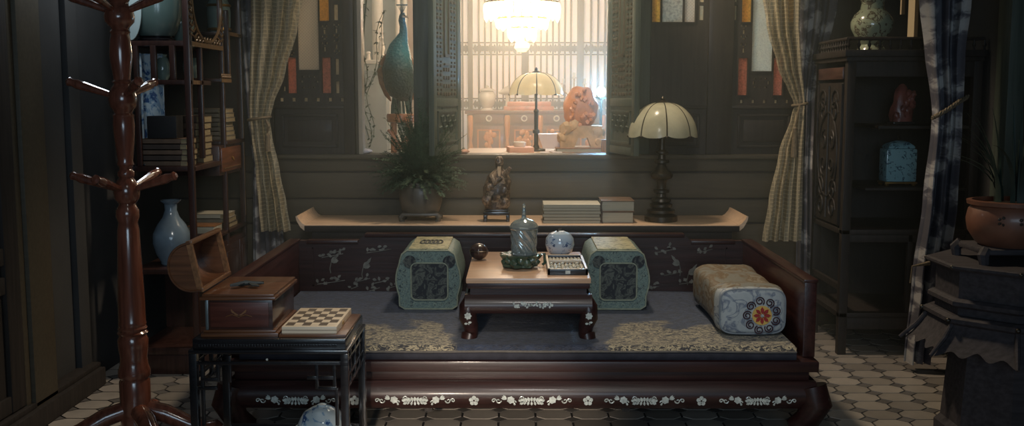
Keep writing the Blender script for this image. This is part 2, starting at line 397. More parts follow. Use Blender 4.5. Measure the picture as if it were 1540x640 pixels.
tanp = pane_mat('tan_stained_glass', srgb(246, 238, 222), .75, 90, .3, grid=True)
yelp = pane_mat('amber_stained_glass', srgb(246, 206, 122), .8, 120, .3)
redp = pane_mat('red_stained_glass', srgb(226, 168, 146), .75, 110, .35)
greyp = pane_mat('grey_frosted_glass', srgb(236, 238, 226), .7, 140, .2)
bitp = pane_mat('small_clear_glass', srgb(240, 230, 206), .85, 60, .2)
crackp = pane_mat('crackle_glass', srgb(216, 214, 200), .7, 70, .5)
def lattice(name, label, n, p0, p1, panes, bits, board_bottom=160, loc=None):
    """window: timber board with real openings, a pane in each, raised lower panel"""
    t = thing(name, label, 'window', (X((p0+p1)/2, YW), YW+.04, SILL), kind='structure')
    zb = Z(board_bottom, YW)
    H = []
    for q in panes: H.append((X(q[0], YW), X(q[1], YW), Z(q[3], YW), Z(q[2], YW) if q[2] > 0 else WTOP))
    B = [(X(q[0], YW), X(q[1], YW), Z(q[3], YW), Z(q[2], YW)) for q in bits]
    MB().holes((X(p0, YW), X(p1, YW), zb, WTOP), H+B, YW+.015, YW+.045).build('lattice_board', darkwood, t, smooth=0)
    for h, q in zip(H, panes):
        MB().box(h[0], h[1], YW+.027, YW+.031, h[2], h[3]).build('pane', q[4], t, smooth=0)
        fr = MB(); w = .005
        fr.box(h[0]-w, h[0], YW+.008, YW+.02, h[2]-w, h[3]).box(h[1], h[1]+w, YW+.008, YW+.02, h[2]-w, h[3]).box(h[0], h[1], YW+.008, YW+.02, h[2]-w, h[2])
        fr.build('pane_frame', darkwood, t)
    bb = MB()
    for h in B: bb.box(h[0], h[1], YW+.03, YW+.034, h[2], h[3])
    if B: bb.build('fret_panes', bitp, t, kind='stuff')
    x0, x1 = X(p0, YW), X(p1, YW)
    MB().box(x0, x1, YW+.02, YW+.05, SILL, zb).build('lower_panel', darkwood, t)
    m = MB()
    a, b, c, d = x0+.035, x1-.035, SILL+.035, zb-.04
    for q in ((a, b, c, c+.012), (a, b, d-.012, d), (a, a+.012, c, d), (b-.012, b, c, d)): m.box(q[0], q[1], YW+.008, YW+.022, q[2], q[3], .003)
    m.build('panel_moulding', darkwood_x, t)
    MB().box(a+.03, b-.03, YW+.012, YW+.022, c+.03, d-.03, .004).build('raised_panel', darkwood, t)
    MB().box(x0, x1, YW+.005, YW+.02, zb-.012, zb+.004, .003).build('rail', darkwood_x, t)
    return t
def fret(px, p0, p1, w=3):
    out = []
    for k, py in enumerate(range(p0, p1-5, 8)):
        if k % 3 == 1: out.append((px-1.5, px+1.5, py, py+7))
        else: out += [(px-4.5, px-2, py+1, py+4), (px+2, px+4.5, py+1, py+4), (px-2, px+2, py+5, py+7)]
    return out
bits1 = fret(492.5, 36, 60)+fret(492.5, 62, 83)+fret(510, 34, 84)+fret(443, 60, 84)+[(507, 513, 6, 30), (508, 513, 88, 112)]
bits1 += [(460+8*k-1.5, 460+8*k+1.5, 114, 116.5) for k in range(3)]+[(460+8*k-1.5, 460+8*k+1.5, 130, 132.5) for k in range(3)]+[(456, 459, 121, 124), (479, 482, 121, 124)]
bits1 += [(427+18*k-2.5, 427+18*k+2.5, 147, 152.5) for k in range(6)]+[(430, 433, 130, 137), (508, 513, 122, 140)]
lattice('window_1', 'lattice window with tan, amber and red panes beside the left sheer curtain', 1, 416, 520,
        [(453, 484, 0, 105, tanp), (485.5, 500, 0, 31, yelp), (437, 450, 86, 140, redp), (488, 501, 86, 140, redp)], bits1)
bits4 = [(1046.5, 1053, 8, 30), (1046.5, 1053, -20, 3)]
lattice('window_4', 'closed dark lattice casement behind the dome table lamp', 4, 976, 1060,
        [(976.5, 989, 0, 33, yelp), (991.5, 1022, 0, 33, crackp), (1024.5, 1040, 0, 33, tanp)], bits4)
bits5 = fret(1113, 36, 60)+fret(1113, 64, 84)+[(1098.5, 1102, 8, 30), (1098.5, 1102, -20, 3)]
bits5 += [(1131+8*k-1.5, 1131+8*k+1.5, 117, 119) for k in range(3)]+[(1131+8*k-1.5, 1131+8*k+1.5, 130, 132) for k in range(3)]+[(1128, 1130.5, 122, 127), (1150, 1152.5, 122, 127)]
bits5 += [(1112+17*k-2, 1112+17*k+2, 150, 155) for k in range(5)]
lattice('window_5', 'lattice window with grey and red panes beside the right sheer curtain', 5, 1097, 1195,
        [(1125, 1156, 0, 107, greyp), (1109, 1123, 0, 33, yelp), (1105.5, 1119.5, 87, 143, redp), (1158, 1172, 87, 143, redp), (1174, 1186, 0, 33, yelp)], bits5)
# open casements of the centre window
w3 = thing('window_3', 'open central window with two carved casements swung inward', 'window', (X(800, YW), YW, SILL), kind='structure')
def casement(hx, fx, fy, tagname):
    L = math.hypot(fx-hx, fy-(YW-.03)); a = math.atan2(fy-(YW-.03), fx-hx)
    z0, z1 = SILL+.015, 2.2; zm = z0+.235; th = .028
    leaf = bpy.data.objects.new('casement', None); COL.objects.link(leaf); leaf.parent = w3; leaf.location = (hx-w3.location.x, YW-.03-w3.location.y, 0-w3.location.z)
    fix = lambda m: m.rotz(a, (0, 0)).xf(lambda v: v+Vector((hx, YW-.03, 0)))
    def pc(n, mat, *bx):
        m = MB()
        for b in bx: m.box(*b)
        fix(m).build(n, mat, leaf)
    pc('stile', hazewood, (0, .045, -th/2, th/2, z0, z1, .004)); pc('stile', hazewood, (L-.045, L, -th/2, th/2, z0, z1, .004))
    for z in (z0, zm, z1-.06): pc('rail', hazewood, (.045, L-.045, -th/2, th/2, z, z+.04, .004))
    pc('lower_panel', hazewood, (.045, L-.045, -.008, .008, z0+.04, zm))
    c, d = z0+.055, zm-.02
    pc('panel_moulding', hazewood, (.06, L-.06, -.016, .016, c, c+.01), (.06, L-.06, -.016, .016, d-.01, d), (.06, .07, -.016, .016, c, d), (L-.07, L-.06, -.016, .016, c, d))
    m = MB(); r = random.Random(3)
    for k in range(9):
        x = .1+(L-.2)*k/8; z = (c+d)/2+.03*math.sin(k*2.1)
        for s in (-1, 1): m.tube([(x, s*.01, z), (x+.015, s*.013, z+.025), (x-.012, s*.013, z+.03), (x-.02, s*.01, z+.004)], .006, 5)
    fix(m).build('carved_relief', hazewood, leaf, kind='stuff')
    # fret field: carved border round a plain strip
    pc('fret_board', hazewood, (.045, L-.045, -.006, .006, zm+.04, z1-.06))
    sx = .17
    pc('inner_frame', dadowood, (sx, sx+.008, -.014, .014, zm+.24, z1-.06), (L-sx-.008, L-sx, -.014, .014, zm+.24, z1-.06), (sx, L-sx, -.014, .014, zm+.24, zm+.255), (sx, L-sx, -.014, .014, zm+.20, zm+.21))
    m = MB(); z = zm+.05
    while z < z1-.1:
        for cx in (.075, .125, L-.075, L-.125):
            for s in (-1, 1):
                m.cbox((cx, s*.009, z+.012), (.026, .008, .014), .003); m.cbox((cx, s*.009, z+.031), (.012, .008, .010), .002)
        z += .045
    x = .17
    while x < L-.16:
        for s in (-1, 1):
            for zz in (zm+.06, zm+.10, zm+.14, zm+.18): m.cbox((x, s*.009, zz), (.02, .008, .018), .003)
        x += .035
    fix(m).build('carved_fretwork', dadowood, leaf, kind='stuff')
casement(X(690, YW-.03), X(650, 4.92), 4.92, 'l'); casement(X(915, YW-.03), X(956, 4.92), 4.92, 'r')
fr = MB(); 
for p in (690, 911): fr.box(X(p, YW), X(p+4, YW), YW+.0, YW+.03, SILL, WTOP)
fr.build('window_frame', hazewood, w3)
w2 = thing('window_2', 'unglazed window bay with the peacock standing behind', 'window', (X(580, YW), YW+.05, SILL), kind='structure')
MB().box(X(541, YW), X(547, YW), YW+.01, YW+.1, SILL, WTOP, .003).build('window_frame', plain('lit_jamb_tone', srgb(176, 164, 144), .5, .1), w2)  # jamb strip: the light falling on it is put into a paler colour

# ================================================================ HALL BEHIND
HY = 9.4
wf = thing('wall_far', 'bright lattice screen wall at the far end of the lit hall', 'wall', (0, HY, 0), kind='structure')
MB().box(-2.6, 2.9, HY+.06, HY+.12, 0, 2.9).build('wall_panel', hallplaster, wf)
hall_frame = wood('hall_frame_wood', srgb(138, 104, 80), .45, 'z', .1, .15)
papm = glow('backlit_window_paper', srgb(255, 236, 214), .38)
w7 = thing('window_7', 'tall backlit lattice window of pale paper behind the sideboard', 'window', (X(800, HY), HY, .6), kind='structure')
x0, x1 = X(640, HY), X(960, HY)
MB().box(x0, x1, HY+.03, HY+.04, .6, 2.8).build('paper_backing', papm, w7)
bays = [(640, 705), (712, 784), (795, 866), (876, 960)]
for a, b in ((705, 712), (784, 795), (866, 876)):
    MB().box(X(a, HY), X(b, HY), HY-.03, HY+.03, .5, 2.85, .006).build('post', hall_frame, w7)
for a, b in bays:
    xa, xb = X(a, HY), X(b, HY); n = 8
    for k in range(1, n):
        x = xa+(xb-xa)*k/n
        MB().box(x-.0085, x+.0085, HY-.008, HY+.03, .6, 2.8).build('bar', hall_frame, w7)
    for (p0, p1) in ((63, 83), (147, 166)):
        za, zb = Z(p1, HY), Z(p0, HY)
        m = MB().box(xa, xb, HY-.012, HY+.03, za, za+.012).box(xa, xb, HY-.012, HY+.03, zb-.012, zb)
        for k in range(10):
            cx = xa+(xb-xa)*(k+.5)/10
            m.prism([(cx, za+.015), (cx+.022, (za+zb)/2), (cx, zb-.015), (cx-.022, (za+zb)/2)], 'xz', HY-.01, HY+.028)
            m.cbox((cx+(xb-xa)/20, HY+.005, (za+zb)/2), (.016, .03, .05))
        m.build('carved_band', hall_frame, w7)
MB().box(-2.66, -2.6, YW+.12, HY+.1, 0, 2.9).solo('wall_hall_left', hallplaster, 'pale side wall of the hall behind the peacock', 'wall', (-2.63, 7, 0), kind='structure')
MB().box(2.9, 2.96, YW+.12, HY+.1, 0, 2.9).solo('wall_hall_right', hallplaster, 'side wall of the lit hall on the right', 'wall', (2.93, 7, 0), kind='structure')
# pale panelled partition with columns behind the peacock
pt = thing('partition_screen', 'pale grey panelled screen with round columns behind the peacock', 'screen', (X(600, 8.5), 8.5, 0))
pgrey = plain('pale_grey_paint', srgb(150, 148, 138), .6, .12, 5); pcream = plain('cream_paint', srgb(206, 194, 172), .55, .1, 5)
MB().box(X(520, 8.5), X(690, 8.5), 8.54, 8.58, 0, 2.8).build('panel', plain('grey_blue_panel', srgb(104, 106, 102), .7, .1, 4), pt)
for p, r in ((548, .022), (572, .045), (602, .02), (613, .02)):
    m = MB().lathe([(r*1.3, 0), (r*1.3, .05), (r, .07), (r, 2.7), (r*1.3, 2.8)], (X(p, 8.48), 8.48), 16).build('column', pcream, pt)
MB().box(X(617, 8.5), X(640, 8.5), 8.46, 8.54, 0, 2.8, .006).build('board', hall_frame, pt)
cons = thing('console_cabinet', 'narrow pale cabinet with moulded top behind the peacock', 'cabinet', (X(563, 8.1), 8.2, 0))
zc = Z(90, 8.05)
MB().box(X(545, 8.05), X(588, 8.05), 8.05, 8.35, 0, zc-.03, .006).build('body', pgrey, cons)
MB().box(X(540, 8.05), X(592, 8.05), 8.02, 8.36, zc-.03, zc, .008).build('cabinet_top', pcream, cons)
MB().box(X(549, 8.05), X(584, 8.05), 8.035, 8.05, .2, zc-.08, .006).build('door', plain('grey_door', srgb(110, 112, 108), .6, .1), cons)
m = MB().lathe([(.03, 0), (.032, .02), (.02, .05), (.03, .09), (.022, .13), (.012, .15), (.02, .17), (.012, .2), (.003, .21)], (0, 0), 14).xf(lambda v: v+Vector((X(577, 8.15), 8.15, zc)))
m.solo('figurine', pcream, 'small pale figurine on the cabinet behind the peacock', 'figurine', (X(577, 8.15), 8.15, zc))
m = MB().lathe([(.02, 0), (.016, .02), (.012, .05), (.02, .055), (.012, .07)], (0, 0), 12).xf(lambda v: v+Vector((X(558, 8.15), 8.15, zc)))
m.solo('cup', white_glaze, 'tiny white cup on the cabinet behind the peacock', 'cup', (X(558, 8.15), 8.15, zc))

# ---- chandelier
CH = P(785, 30, 7.5); CY = 7.5
ch = thing('chandelier', 'tiered crystal chandelier glowing warm white in the hall', 'chandelier', (CH.x, CY, CH.z-.25))
cglow = glow('lit_crystal', srgb(255, 226, 178), 7.0); bulb = glow('lit_bulb', srgb(255, 228, 180), 18.0)
zt = lambda py: Z(py, CY)
MB().tube([(CH.x, CY, zt(5)), (CH.x, CY, 2.9)], .012).build('chain_rod', brass, ch)
tiers = [(zt(4), zt(34), .255, 26), (zt(28), zt(46), .17, 20), (zt(42), zt(64), .085, 12)]
for za, zb, R, n in tiers:
    pr = None
    MB().lathe([(R, za), (R+.012, za+.006), (R+.012, za-.006), (R, za-.008)], (CH.x, CY), 32, cap=False).build('ring', brass, ch)
    for k in range(n):
        a = 2*PI*k/n; c = (CH.x+R*math.cos(a), CY+R*math.sin(a)); hgt = (za-zb)*(.85+.15*math.cos(k*2.4))
        if pr is None:
            pm = MB().lathe([(.004, 0), (.019, -.012), (.023, -.35*(za-zb)), (.016, -.8*(za-zb)), (.001, -(za-zb))], (0, 0), 6)
            pr = pm.xf(lambda v: v+ch.location).build('crystal', cglow, ch); o = pr
        else: o = pr.copy(); COL.objects.link(o)
        o.location = (c[0]-ch.location.x, c[1]-CY, za-ch.location.z); o.scale = (1, 1, hgt/(za-zb))
for k in range(8):
    a = 2*PI*k/8; MB().sphere((CH.x+.17*math.cos(a), CY+.17*math.sin(a), zt(2)), (.022, .022, .04), 10, 7).build('bulb', bulb, ch)
MB().lathe([(.03, zt(78)), (.055, zt(72)), (.05, zt(66)), (.02, zt(62))], (CH.x, CY), 16).build('drop', glow('dim_crystal', srgb(255, 220, 170), 1.6), ch)
# ---- sideboard
SY = 8.75
sb = thing('sideboard', 'carved honey-brown sideboard with ring pulls under the paper lattice', 'sideboard', (X(805, SY), SY+.2, 0))
sbw = wood('sideboard_wood', srgb(122, 66, 36), .35, 'z', .4, .2); sbd = wood('sideboard_carving', srgb(206, 126, 56), .35, 'z', .4, .15)
zt0 = Z(166, SY)
MB().box(X(703, SY), X(909, SY), SY, SY+.45, .0, zt0-.03, .006).build('body', sbw, sb)
MB().box(X(700, SY), X(912, SY), SY-.03, SY+.46, zt0-.03, zt0, .008).build('worktop', sbw, sb)
bay = [(713, 758), (768, 808), (816, 856), (866, 903)]
for a, b in bay:
    d = MB().box(X(a, SY), X(b, SY), SY-.015, SY, Z(186, SY), Z(171, SY), .004).build('drawer', sbw, sb)
    mx = X((a+b)/2, SY); mz = Z(178, SY)
    ring = MB().tube([(mx+.022*math.cos(t), SY-.022, mz+.022*math.sin(t)) for t in [2*PI*k/14 for k in range(15)]], .006, 6); ring.build('ring_pull', white_glaze, d)
    dz = Z(189, SY); dd = MB().box(X(a, SY), X(b, SY), SY-.012, SY, .2, dz, .004).build('door', sbw, sb)
    e = .03; m = MB()
    for q in ((X(a, SY)+e, X(b, SY)-e, dz-e-.012, dz-e), (X(a, SY)+e, X(a, SY)+e+.012, .25, dz-e), (X(b, SY)-e-.012, X(b, SY)-e, .25, dz-e)): m.box(q[0], q[1], SY-.02, SY-.01, q[2], q[3])
    m.build('door_moulding', sbd, dd)
    m = MB(); r = random.Random(int(a)); cz = Z(208, SY)
    for k in range(16):
        ang = r.uniform(0, 2*PI); rr = r.uniform(.01, .055)
        m.sphere((mx+rr*math.cos(ang), SY-.02, cz+rr*1.5*math.sin(ang)), (.02, .012, .024), 8, 5)
    m.tube([(mx, SY-.018, cz), (mx+.01, SY-.02, cz-.12), (mx-.01, SY-.018, .3)], .016, 6)
    m.build('carving', sbd, dd)
for p in (708, 763, 812, 861, 906):
    m = MB().lathe([(.02, .1), (.022, .4), (.012, .5), (.02, .6), (.024, .75), (.014, .82), (.022, .88), (.026, zt0-.06), (.018, zt0-.04)], (X(p, SY), SY-.012), 10).build('column', sbd, sb)
# jar and trays on the sideboard
jx = X(733, 8.9)
jr = thing('lidded_jar', 'cream lidded porcelain jar on the sideboard', 'jar', (jx, 8.9, zt0))
MB().lathe([(.055, zt0), (.05, zt0+.012), (.04, zt0+.02), (.062, zt0+.05), (.075, zt0+.09), (.074, zt0+.13), (.06, zt0+.155), (.052, zt0+.165)], (jx, 8.9), 24).build('body', white_glaze, jr)
MB().lathe([(.07, zt0+.165), (.07, zt0+.172), (.05, zt0+.182), (.012, zt0+.192), (.016, zt0+.205), (.003, zt0+.213)], (jx, 8.9), 24).build('lid', white_glaze, jr)
rosy = plain('rosy_lacquer', srgb(206, 130, 98), .3, .2, 20, coat=.5)
tr = thing('lacquer_tray', 'low rosy lacquer tray box on the sideboard', 'tray', (X(797, 8.85), 8.85, zt0))
MB().box(X(758, 8.85), X(832, 8.85), 8.76, 8.98, zt0, zt0+.035, .006).build('tray_base', rosy, tr)
MB().box(X(763, 8.85), X(828, 8.85), 8.78, 8.96, zt0+.035, zt0+.075, .01).build('tray_lid', rosy, tr)
MB().box(X(766, 8.85), X(824, 8.85), 8.77, 8.775, zt0+.01, zt0+.018).build('gilt_line', brass, tr)
m = MB().tube([(X(750, 9.0), 9.0, zt0+.15), (X(760, 9.0), 9.0, zt0+.16), (X(766, 9.0), 9.0, zt0+.165)], [.008, .035, .05], 14)
m.lathe([(.035, zt0), (.02, zt0+.02), (.015, zt0+.1), (.02, zt0+.13)], (X(763, 9.0), 9.0), 12)
m.solo('bird_ornament', white_glaze, 'pale shell-shaped ornament on a foot behind the hall lamp', 'ornament', (X(763, 9.0), 9.0, zt0))
cb = thing('candelabrum', 'small metal candelabrum beside the hall lamp shade', 'candelabrum', (X(862, 8.9), 8.9, zt0))
cx = X(862, 8.9)
MB().lathe([(.045, zt0), (.03, zt0+.02), (.01, zt0+.05), (.014, zt0+.12), (.008, zt0+.2), (.008, zt0+.27)], (cx, 8.9), 12).build('stem', brass, cb)
for s in (-1, 1):
    MB().tube([(cx, 8.9, zt0+.15), (cx+s*.05, 8.9, zt0+.13), (cx+s*.09, 8.9, zt0+.17), (cx+s*.09, 8.9, zt0+.22)], .007, 7).build('arm', brass, cb)
for dx, dz in ((-.09, .22), (0, .27), (.09, .22)):
    MB().lathe([(.02, zt0+dz), (.022, zt0+dz+.008), (.011, zt0+dz+.01), (.011, zt0+dz+.05)], (cx+dx, 8.9), 10).build('candle', white_glaze, cb)
# ---- writing table just behind the sill
HZ = SILL-.015; hx0, hx1 = X(700, 5.8), X(925, 5.8)
ht = thing('writing_table', 'pale wooden writing table just beyond the open window', 'table', ((hx0+hx1)/2, 5.95, 0))
MB().box(hx0, hx1, 5.62, 6.3, HZ-.035, HZ, .006).build('tabletop', altarwood, ht)
for x in (hx0+.05, hx1-.05):
    for y in (5.67, 6.25): MB().lathe([(.02, 0), (.025, .3), (.03, HZ-.04)], (x, y), 10).build('leg', hall_frame, ht)
# small bright blue-white lamp by the casement
ya = 6.12; bx = P(904, 138, ya)
bs = thing('accent_lamp', 'small brilliant blue-white lamp beside the right open casement', 'lamp', (bx.x, ya, HZ))
MB().lathe([(.05, HZ), (.05, HZ+.012), (.012, HZ+.03), (.008, HZ+.1), (.008, bx.z-.04), (.02, bx.z-.03)], (bx.x, ya), 16).build('stand', bronze, bs)
MB().sphere((bx.x, ya, bx.z), (.026, .026, .032)).build('bulb', glow('blue_white_bulb', (.30, .66, 1.0), 22), bs)
MB().lathe([(.042, bx.z-.034), (.046, bx.z-.03), (.02, bx.z-.042), (.01, bx.z-.045)], (bx.x, ya), 16).build('cup', bronze, bs)
light('accent_lamp_light', 'POINT', (bx.x, ya-.06, bx.z), 26, (.30, .64, 1.0), .04)
def lamp(name, label, c, zb, zsb, zst, R, shade_mat, base_mat, prof, npan=8, lit=None):
    t = thing(name, label, 'lamp', (c[0], c[1], zb))
    MB().lathe(prof, c, 20).build('base', base_mat, t)
    MB().tube([(c[0], c[1], prof[-1][1]), (c[0], c[1], zst+.01)], .007, 8).build('stem', base_mat, t)
    for k in range(npan):
        a0 = 2*PI*(k+.5)/npan; da = 2*PI/npan*.94
        def fn(u, v, a0=a0):
            vv = min(1, v); ph = vv*PI/2
            rr = R*(.13+.87*math.sin(ph)**.9); zz = zst-(zst-zsb)*(1-math.cos(ph))**.95
            if v > .93: zz += .22*(zst-zsb)*(abs(u-.5)*2)**2.5*(v-.85)*2
            a = a0+(u-.5)*da
            bul = 1+.035*math.cos((u-.5)*PI)*math.sin(ph)
            return (c[0]+rr*bul*math.cos(a), c[1]+rr*bul*math.sin(a), zz)
        m = MB().grid(fn, 8, 10); p = m.build('shade_panel', shade_mat, t)
        pts = []
        for j in range(11):
            v = j/10; ph = v*PI/2; a = a0+da/.94*.5; rr = R*(.13+.87*math.sin(ph)**.9)
            pts.append((c[0]+rr*math.cos(a), c[1]+rr*math.sin(a), zst-(zst-zsb)*(1-math.cos(ph))**.95+(.03*(zst-zsb) if j == 10 else 0)))
        r_ = MB().tube(pts, R*.014, 6); r_.sphere(pts[-1], R*.04, 8, 6); r_.build('rib', bronze, t)
    MB().lathe([(R*.15, zst-.004), (R*.16, zst+.004), (R*.05, zst+.012), (R*.06, zst+.02), (R*.015, zst+.03)], c, 14).build('finial_cap', base_mat, t)
    return t
pale_shade = pane_mat('cream_shade_glass', srgb(234, 218, 180), .6, 20, .12, .25)
yl = 5.95; cx = X(806, yl)
lamp('table_lamp', 'cream petal-shade table lamp on the writing table beyond the window', (cx, yl), HZ, Z(143, yl), Z(109, yl), 40*yl/F, pale_shade, bronze,
     [(.05, HZ), (.05, HZ+.01), (.02, HZ+.02), (.012, HZ+.04), (.012, HZ+.1), (.02, HZ+.105), (.02, HZ+.12), (.012, HZ+.125), (.012, HZ+.22), (.016, HZ+.23), (.01, HZ+.24)])
light('lamp_shade_fill_light', 'POINT', (cx, yl, Z(135, yl)), 0.7, (1, .9, .72), .04)  # weak light added inside the shade to brighten its glass
# carved orange stone on its stand, on a flat book
yr = 5.9
bk = thing('large_flat_book', 'large flat tan book under the orange stone carving', 'book', (X(874, yr), yr, HZ))
MB().box(X(836, yr), X(914, yr), yr-.12, yr+.12, HZ+.004, HZ+.022).build('pages', paper, bk)
MB().box(X(834, yr), X(915, yr), yr-.125, yr+.125, HZ+.022, HZ+.027, .002).box(X(834, yr), X(915, yr), yr-.125, yr+.125, HZ, HZ+.004, .001).build('cover', hallwood, bk)
zb = HZ+.027
st = thing('stone_carving', 'orange-brown carved scholar stone on a low arched foot', 'stone carving', (X(873, yr), yr, zb))
orange = plain('orange_stone', srgb(210, 134, 78), .5, .25, 12, coat=.2, bmp=.4); tanst = plain('tan_stone', srgb(196, 160, 116), .5, .25, 16, bmp=.4)
m = MB(); k = yr/F
ax = X(873, yr)
arch = [(-32*k, 0), (-30*k, 32*k), (30*k, 32*k), (32*k, 0), (14*k, 0), (9*k, 14*k), (-5*k, 14*k), (-11*k, 0)]
m.prism([(ax+a, zb+b) for a, b in arch], 'xz', yr-.06, yr+.06); m.build('arched_foot', tanst, st)
for i, (dx, dz, r) in enumerate([(-22, 26, 11), (-27, 14, 9), (24, 22, 10), (26, 8, 9), (-12, 32, 9)]):
    MB().rock((ax+dx*k, yr-.04, zb+dz*k), (r*k, .03, r*k), i+2, .5, 2).build('foot_boulder', tanst, st)
MB().rock((ax-1*k, yr, zb+57*k), (26*k, .055, 33*k), 5, .09, 4).build('boulder', orange, st)
m = MB(); r = random.Random(4)
for i in range(26):
    a = r.uniform(0, 2*PI); q = r.uniform(.4, .95)
    m.rock((ax-1*k+23*k*q*math.cos(a), yr-.05, zb+58*k+29*k*q*math.sin(a)), (3.6*k, .012, 4*k), i, .5, 1)
m.build('carved_relief', orange, st, kind='stuff')
# papers and oddments on the writing table
pap = plain('white_paper', srgb(236, 226, 224), .8, .05); pinkp = plain('pink_paper', srgb(226, 176, 150), .8, .08)
def slab(name, mat, label, cat, px0, px1, y, d, z0, h, rot=0, group=None):
    c = (X((px0+px1)/2, y), y)
    m = MB().box(X(px0, y), X(px1, y), y-d/2, y+d/2, z0, z0+h, .001).rotz(rot, c)
    return m.solo(name, mat, label, cat, (c[0], c[1], z0), group)
slab('pink_folder', pinkp, 'pink paper folder lying left of the hall lamp foot', 'folder', 764, 800, 5.85, .2, HZ, .03, .1)
m = MB().lathe([(.03, HZ+.03), (.036, HZ+.04), (.036, HZ+.055), (.03, HZ+.06)], (X(781, 5.85), 5.85), 16)
m.solo('seal_box', white_glaze, 'small round white seal paste box on the pink folder', 'box', (X(781, 5.85), 5.85, HZ+.03))
zz = HZ
bw = thing('paper_basket', 'flared white tray of papers beside the hall lamp foot', 'tray', (X(828, 5.95), 5.95, HZ))
m = MB(); cx = X(828, 5.95)
for i in range(2):
    o_ = .004*i
m.rings([[(cx+sx*(.045+.03*t), 5.95+sy*(.04+.02*t), HZ+.015+.085*t) for sx, sy in ((-1, -1), (1, -1), (1, 1), (-1, 1))] for t in (0, .5, 1)])
m.build('tray_body', pap, bw)
m = MB()
for s in (-1, 1): m.box(cx+s*.04-.008, cx+s*.04+.008, 5.93, 5.97, HZ, HZ+.015)
m.build('foot', hall_frame, bw)
for i, (a, b) in enumerate([(812, 826), (828, 842)]):
    slab('loose_paper', pap, ('small white paper slip beside the tray of papers, left one', 'small white paper slip beside the tray of papers, right one')[i], 'paper', a, b, 5.75+.05*i, .1, HZ, .006, .2*i)
m = MB().lathe([(.018, HZ), (.02, HZ+.03), (.016, HZ+.07), (.02, HZ+.075)], (X(908, 5.75), 5.75), 12)
m.solo('brush_pot', hallwood, 'little brown brush pot by the right open casement', 'brush pot', (X(908, 5.75), 5.75, HZ))
m = MB().rock((X(552, 5.42), 5.42, SILL+.012), (.035, .03, .014), 2, .3, 2)
m.solo('folded_cloth', pap, 'crumpled white cloth lying on the window sill', 'cloth', (X(552, 5.42), 5.42, SILL))
m = MB().rock((X(698, 5.42), 5.42, SILL+.012), (.03, .03, .014), 6, .3, 2)
m.solo('folded_cloth', pinkp, 'crumpled pinkish cloth on the sill by the left casement', 'cloth', (X(698, 5.42), 5.42, SILL))

# ---- peacock on its stand
PY = 6.0; kp = PY/F
pst = thing('plant_stand', 'round orange wooden stand under the peacock', 'stand', (X(605, PY), PY, 0))
zt1 = Z(171, PY); cx = X(605, PY)
owood = wood('orange_wood', srgb(176, 110, 62), .4, 'x', .3, .2)
MB().lathe([(.07, zt1-.05), (.082, zt1-.045), (.085, zt1-.012), (.08, zt1)], (cx, PY), 24).build('seat', owood, pst)
for k in range(4):
    a = PI/4+PI/2*k; MB().tube([(cx+.06*math.cos(a), PY+.06*math.sin(a), zt1-.05), (cx+.085*math.cos(a), PY+.085*math.sin(a), .0)], .012, 8).build('leg', owood, pst)
MB().tube([(cx-.07, PY-.05, zt1-.09), (cx+.03, PY-.06, zt1-.22)], .008, 7).build('brace', owood, pst); MB().tube([(cx+.07, PY-.05, zt1-.09), (cx-.03, PY-.06, zt1-.22)], .008, 7).build('brace', owood, pst)
pc = thing('peacock', 'teal peacock standing upright on the orange stand', 'peacock', (cx, PY, zt1))
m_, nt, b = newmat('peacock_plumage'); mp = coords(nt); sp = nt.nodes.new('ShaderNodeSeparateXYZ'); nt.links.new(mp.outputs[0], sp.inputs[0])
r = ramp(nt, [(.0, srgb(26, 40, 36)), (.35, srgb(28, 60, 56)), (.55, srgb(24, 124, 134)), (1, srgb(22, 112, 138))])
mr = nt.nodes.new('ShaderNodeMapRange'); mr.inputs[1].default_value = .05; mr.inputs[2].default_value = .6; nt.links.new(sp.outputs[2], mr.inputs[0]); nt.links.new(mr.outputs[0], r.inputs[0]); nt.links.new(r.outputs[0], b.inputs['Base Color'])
b.inputs['Roughness'].default_value = .45; v = nt.nodes.new('ShaderNodeTexVoronoi'); v.inputs['Scale'].default_value = 70; nt.links.new(mp.outputs[0], v.inputs['Vector']); bump(nt, v.outputs['Distance'], b, .5)
prof = [(605, 19, 3, 4), (604.5, 24, 5, 6.5), (604, 31, 5.5, 6.2), (606, 40, 5.4, 5.8), (606, 49, 6.2, 6.5), (602.5, 58, 10, 9.5), (599.5, 66, 14, 13), (598.5, 77, 17.5, 17), (598.5, 88, 20, 20), (598, 103, 24, 22), (600, 118, 24.5, 23), (601, 132, 22.5, 20), (603, 144, 17, 15), (605, 152, 7, 7)]
rg = []
for px, py, rx, ry in prof:
    c = P(px, py, PY); rg.append([(c.x+rx*kp*math.cos(2*PI*k/18), PY+.02+ry*kp*math.sin(2*PI*k/18), c.z) for k in range(18)])
m = MB().rings(rg)
for px in (598, 617):
    t = P(px, 146, PY); f = zt1
    m.tube([(t.x, PY, t.z+.02), (t.x+.002, PY, (t.z+f)/2), (t.x, PY, f+.006)], [.014, .006, .006], 8)
    for a in (-.5, 0, .5): m.tube([(t.x, PY, f+.006), (t.x+.03*math.sin(a), PY-.03*math.cos(a), f+.004)], [.005, .003], 6)
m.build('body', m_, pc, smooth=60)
brownf = plain('brown_wing_feathers', srgb(150, 104, 70), .6, .3, 40, bmp=.3)
for s, pts in ((-1, [(581, 82, 2), (574, 94, 4), (572, 108, 5), (575, 124, 5), (582, 142, 4), (588, 152, 1)]), (1, [(615, 80, 2), (619, 92, 4), (622, 108, 4.5), (624, 124, 4), (623, 140, 3), (621, 150, 1)])):
    MB().tube([P(a, b_, PY+.03) for a, b_, _ in pts], [c_*kp for *_, c_ in pts], 10, flat=1.0).build('wing', brownf, pc)
tl = MB(); rr = random.Random(8)
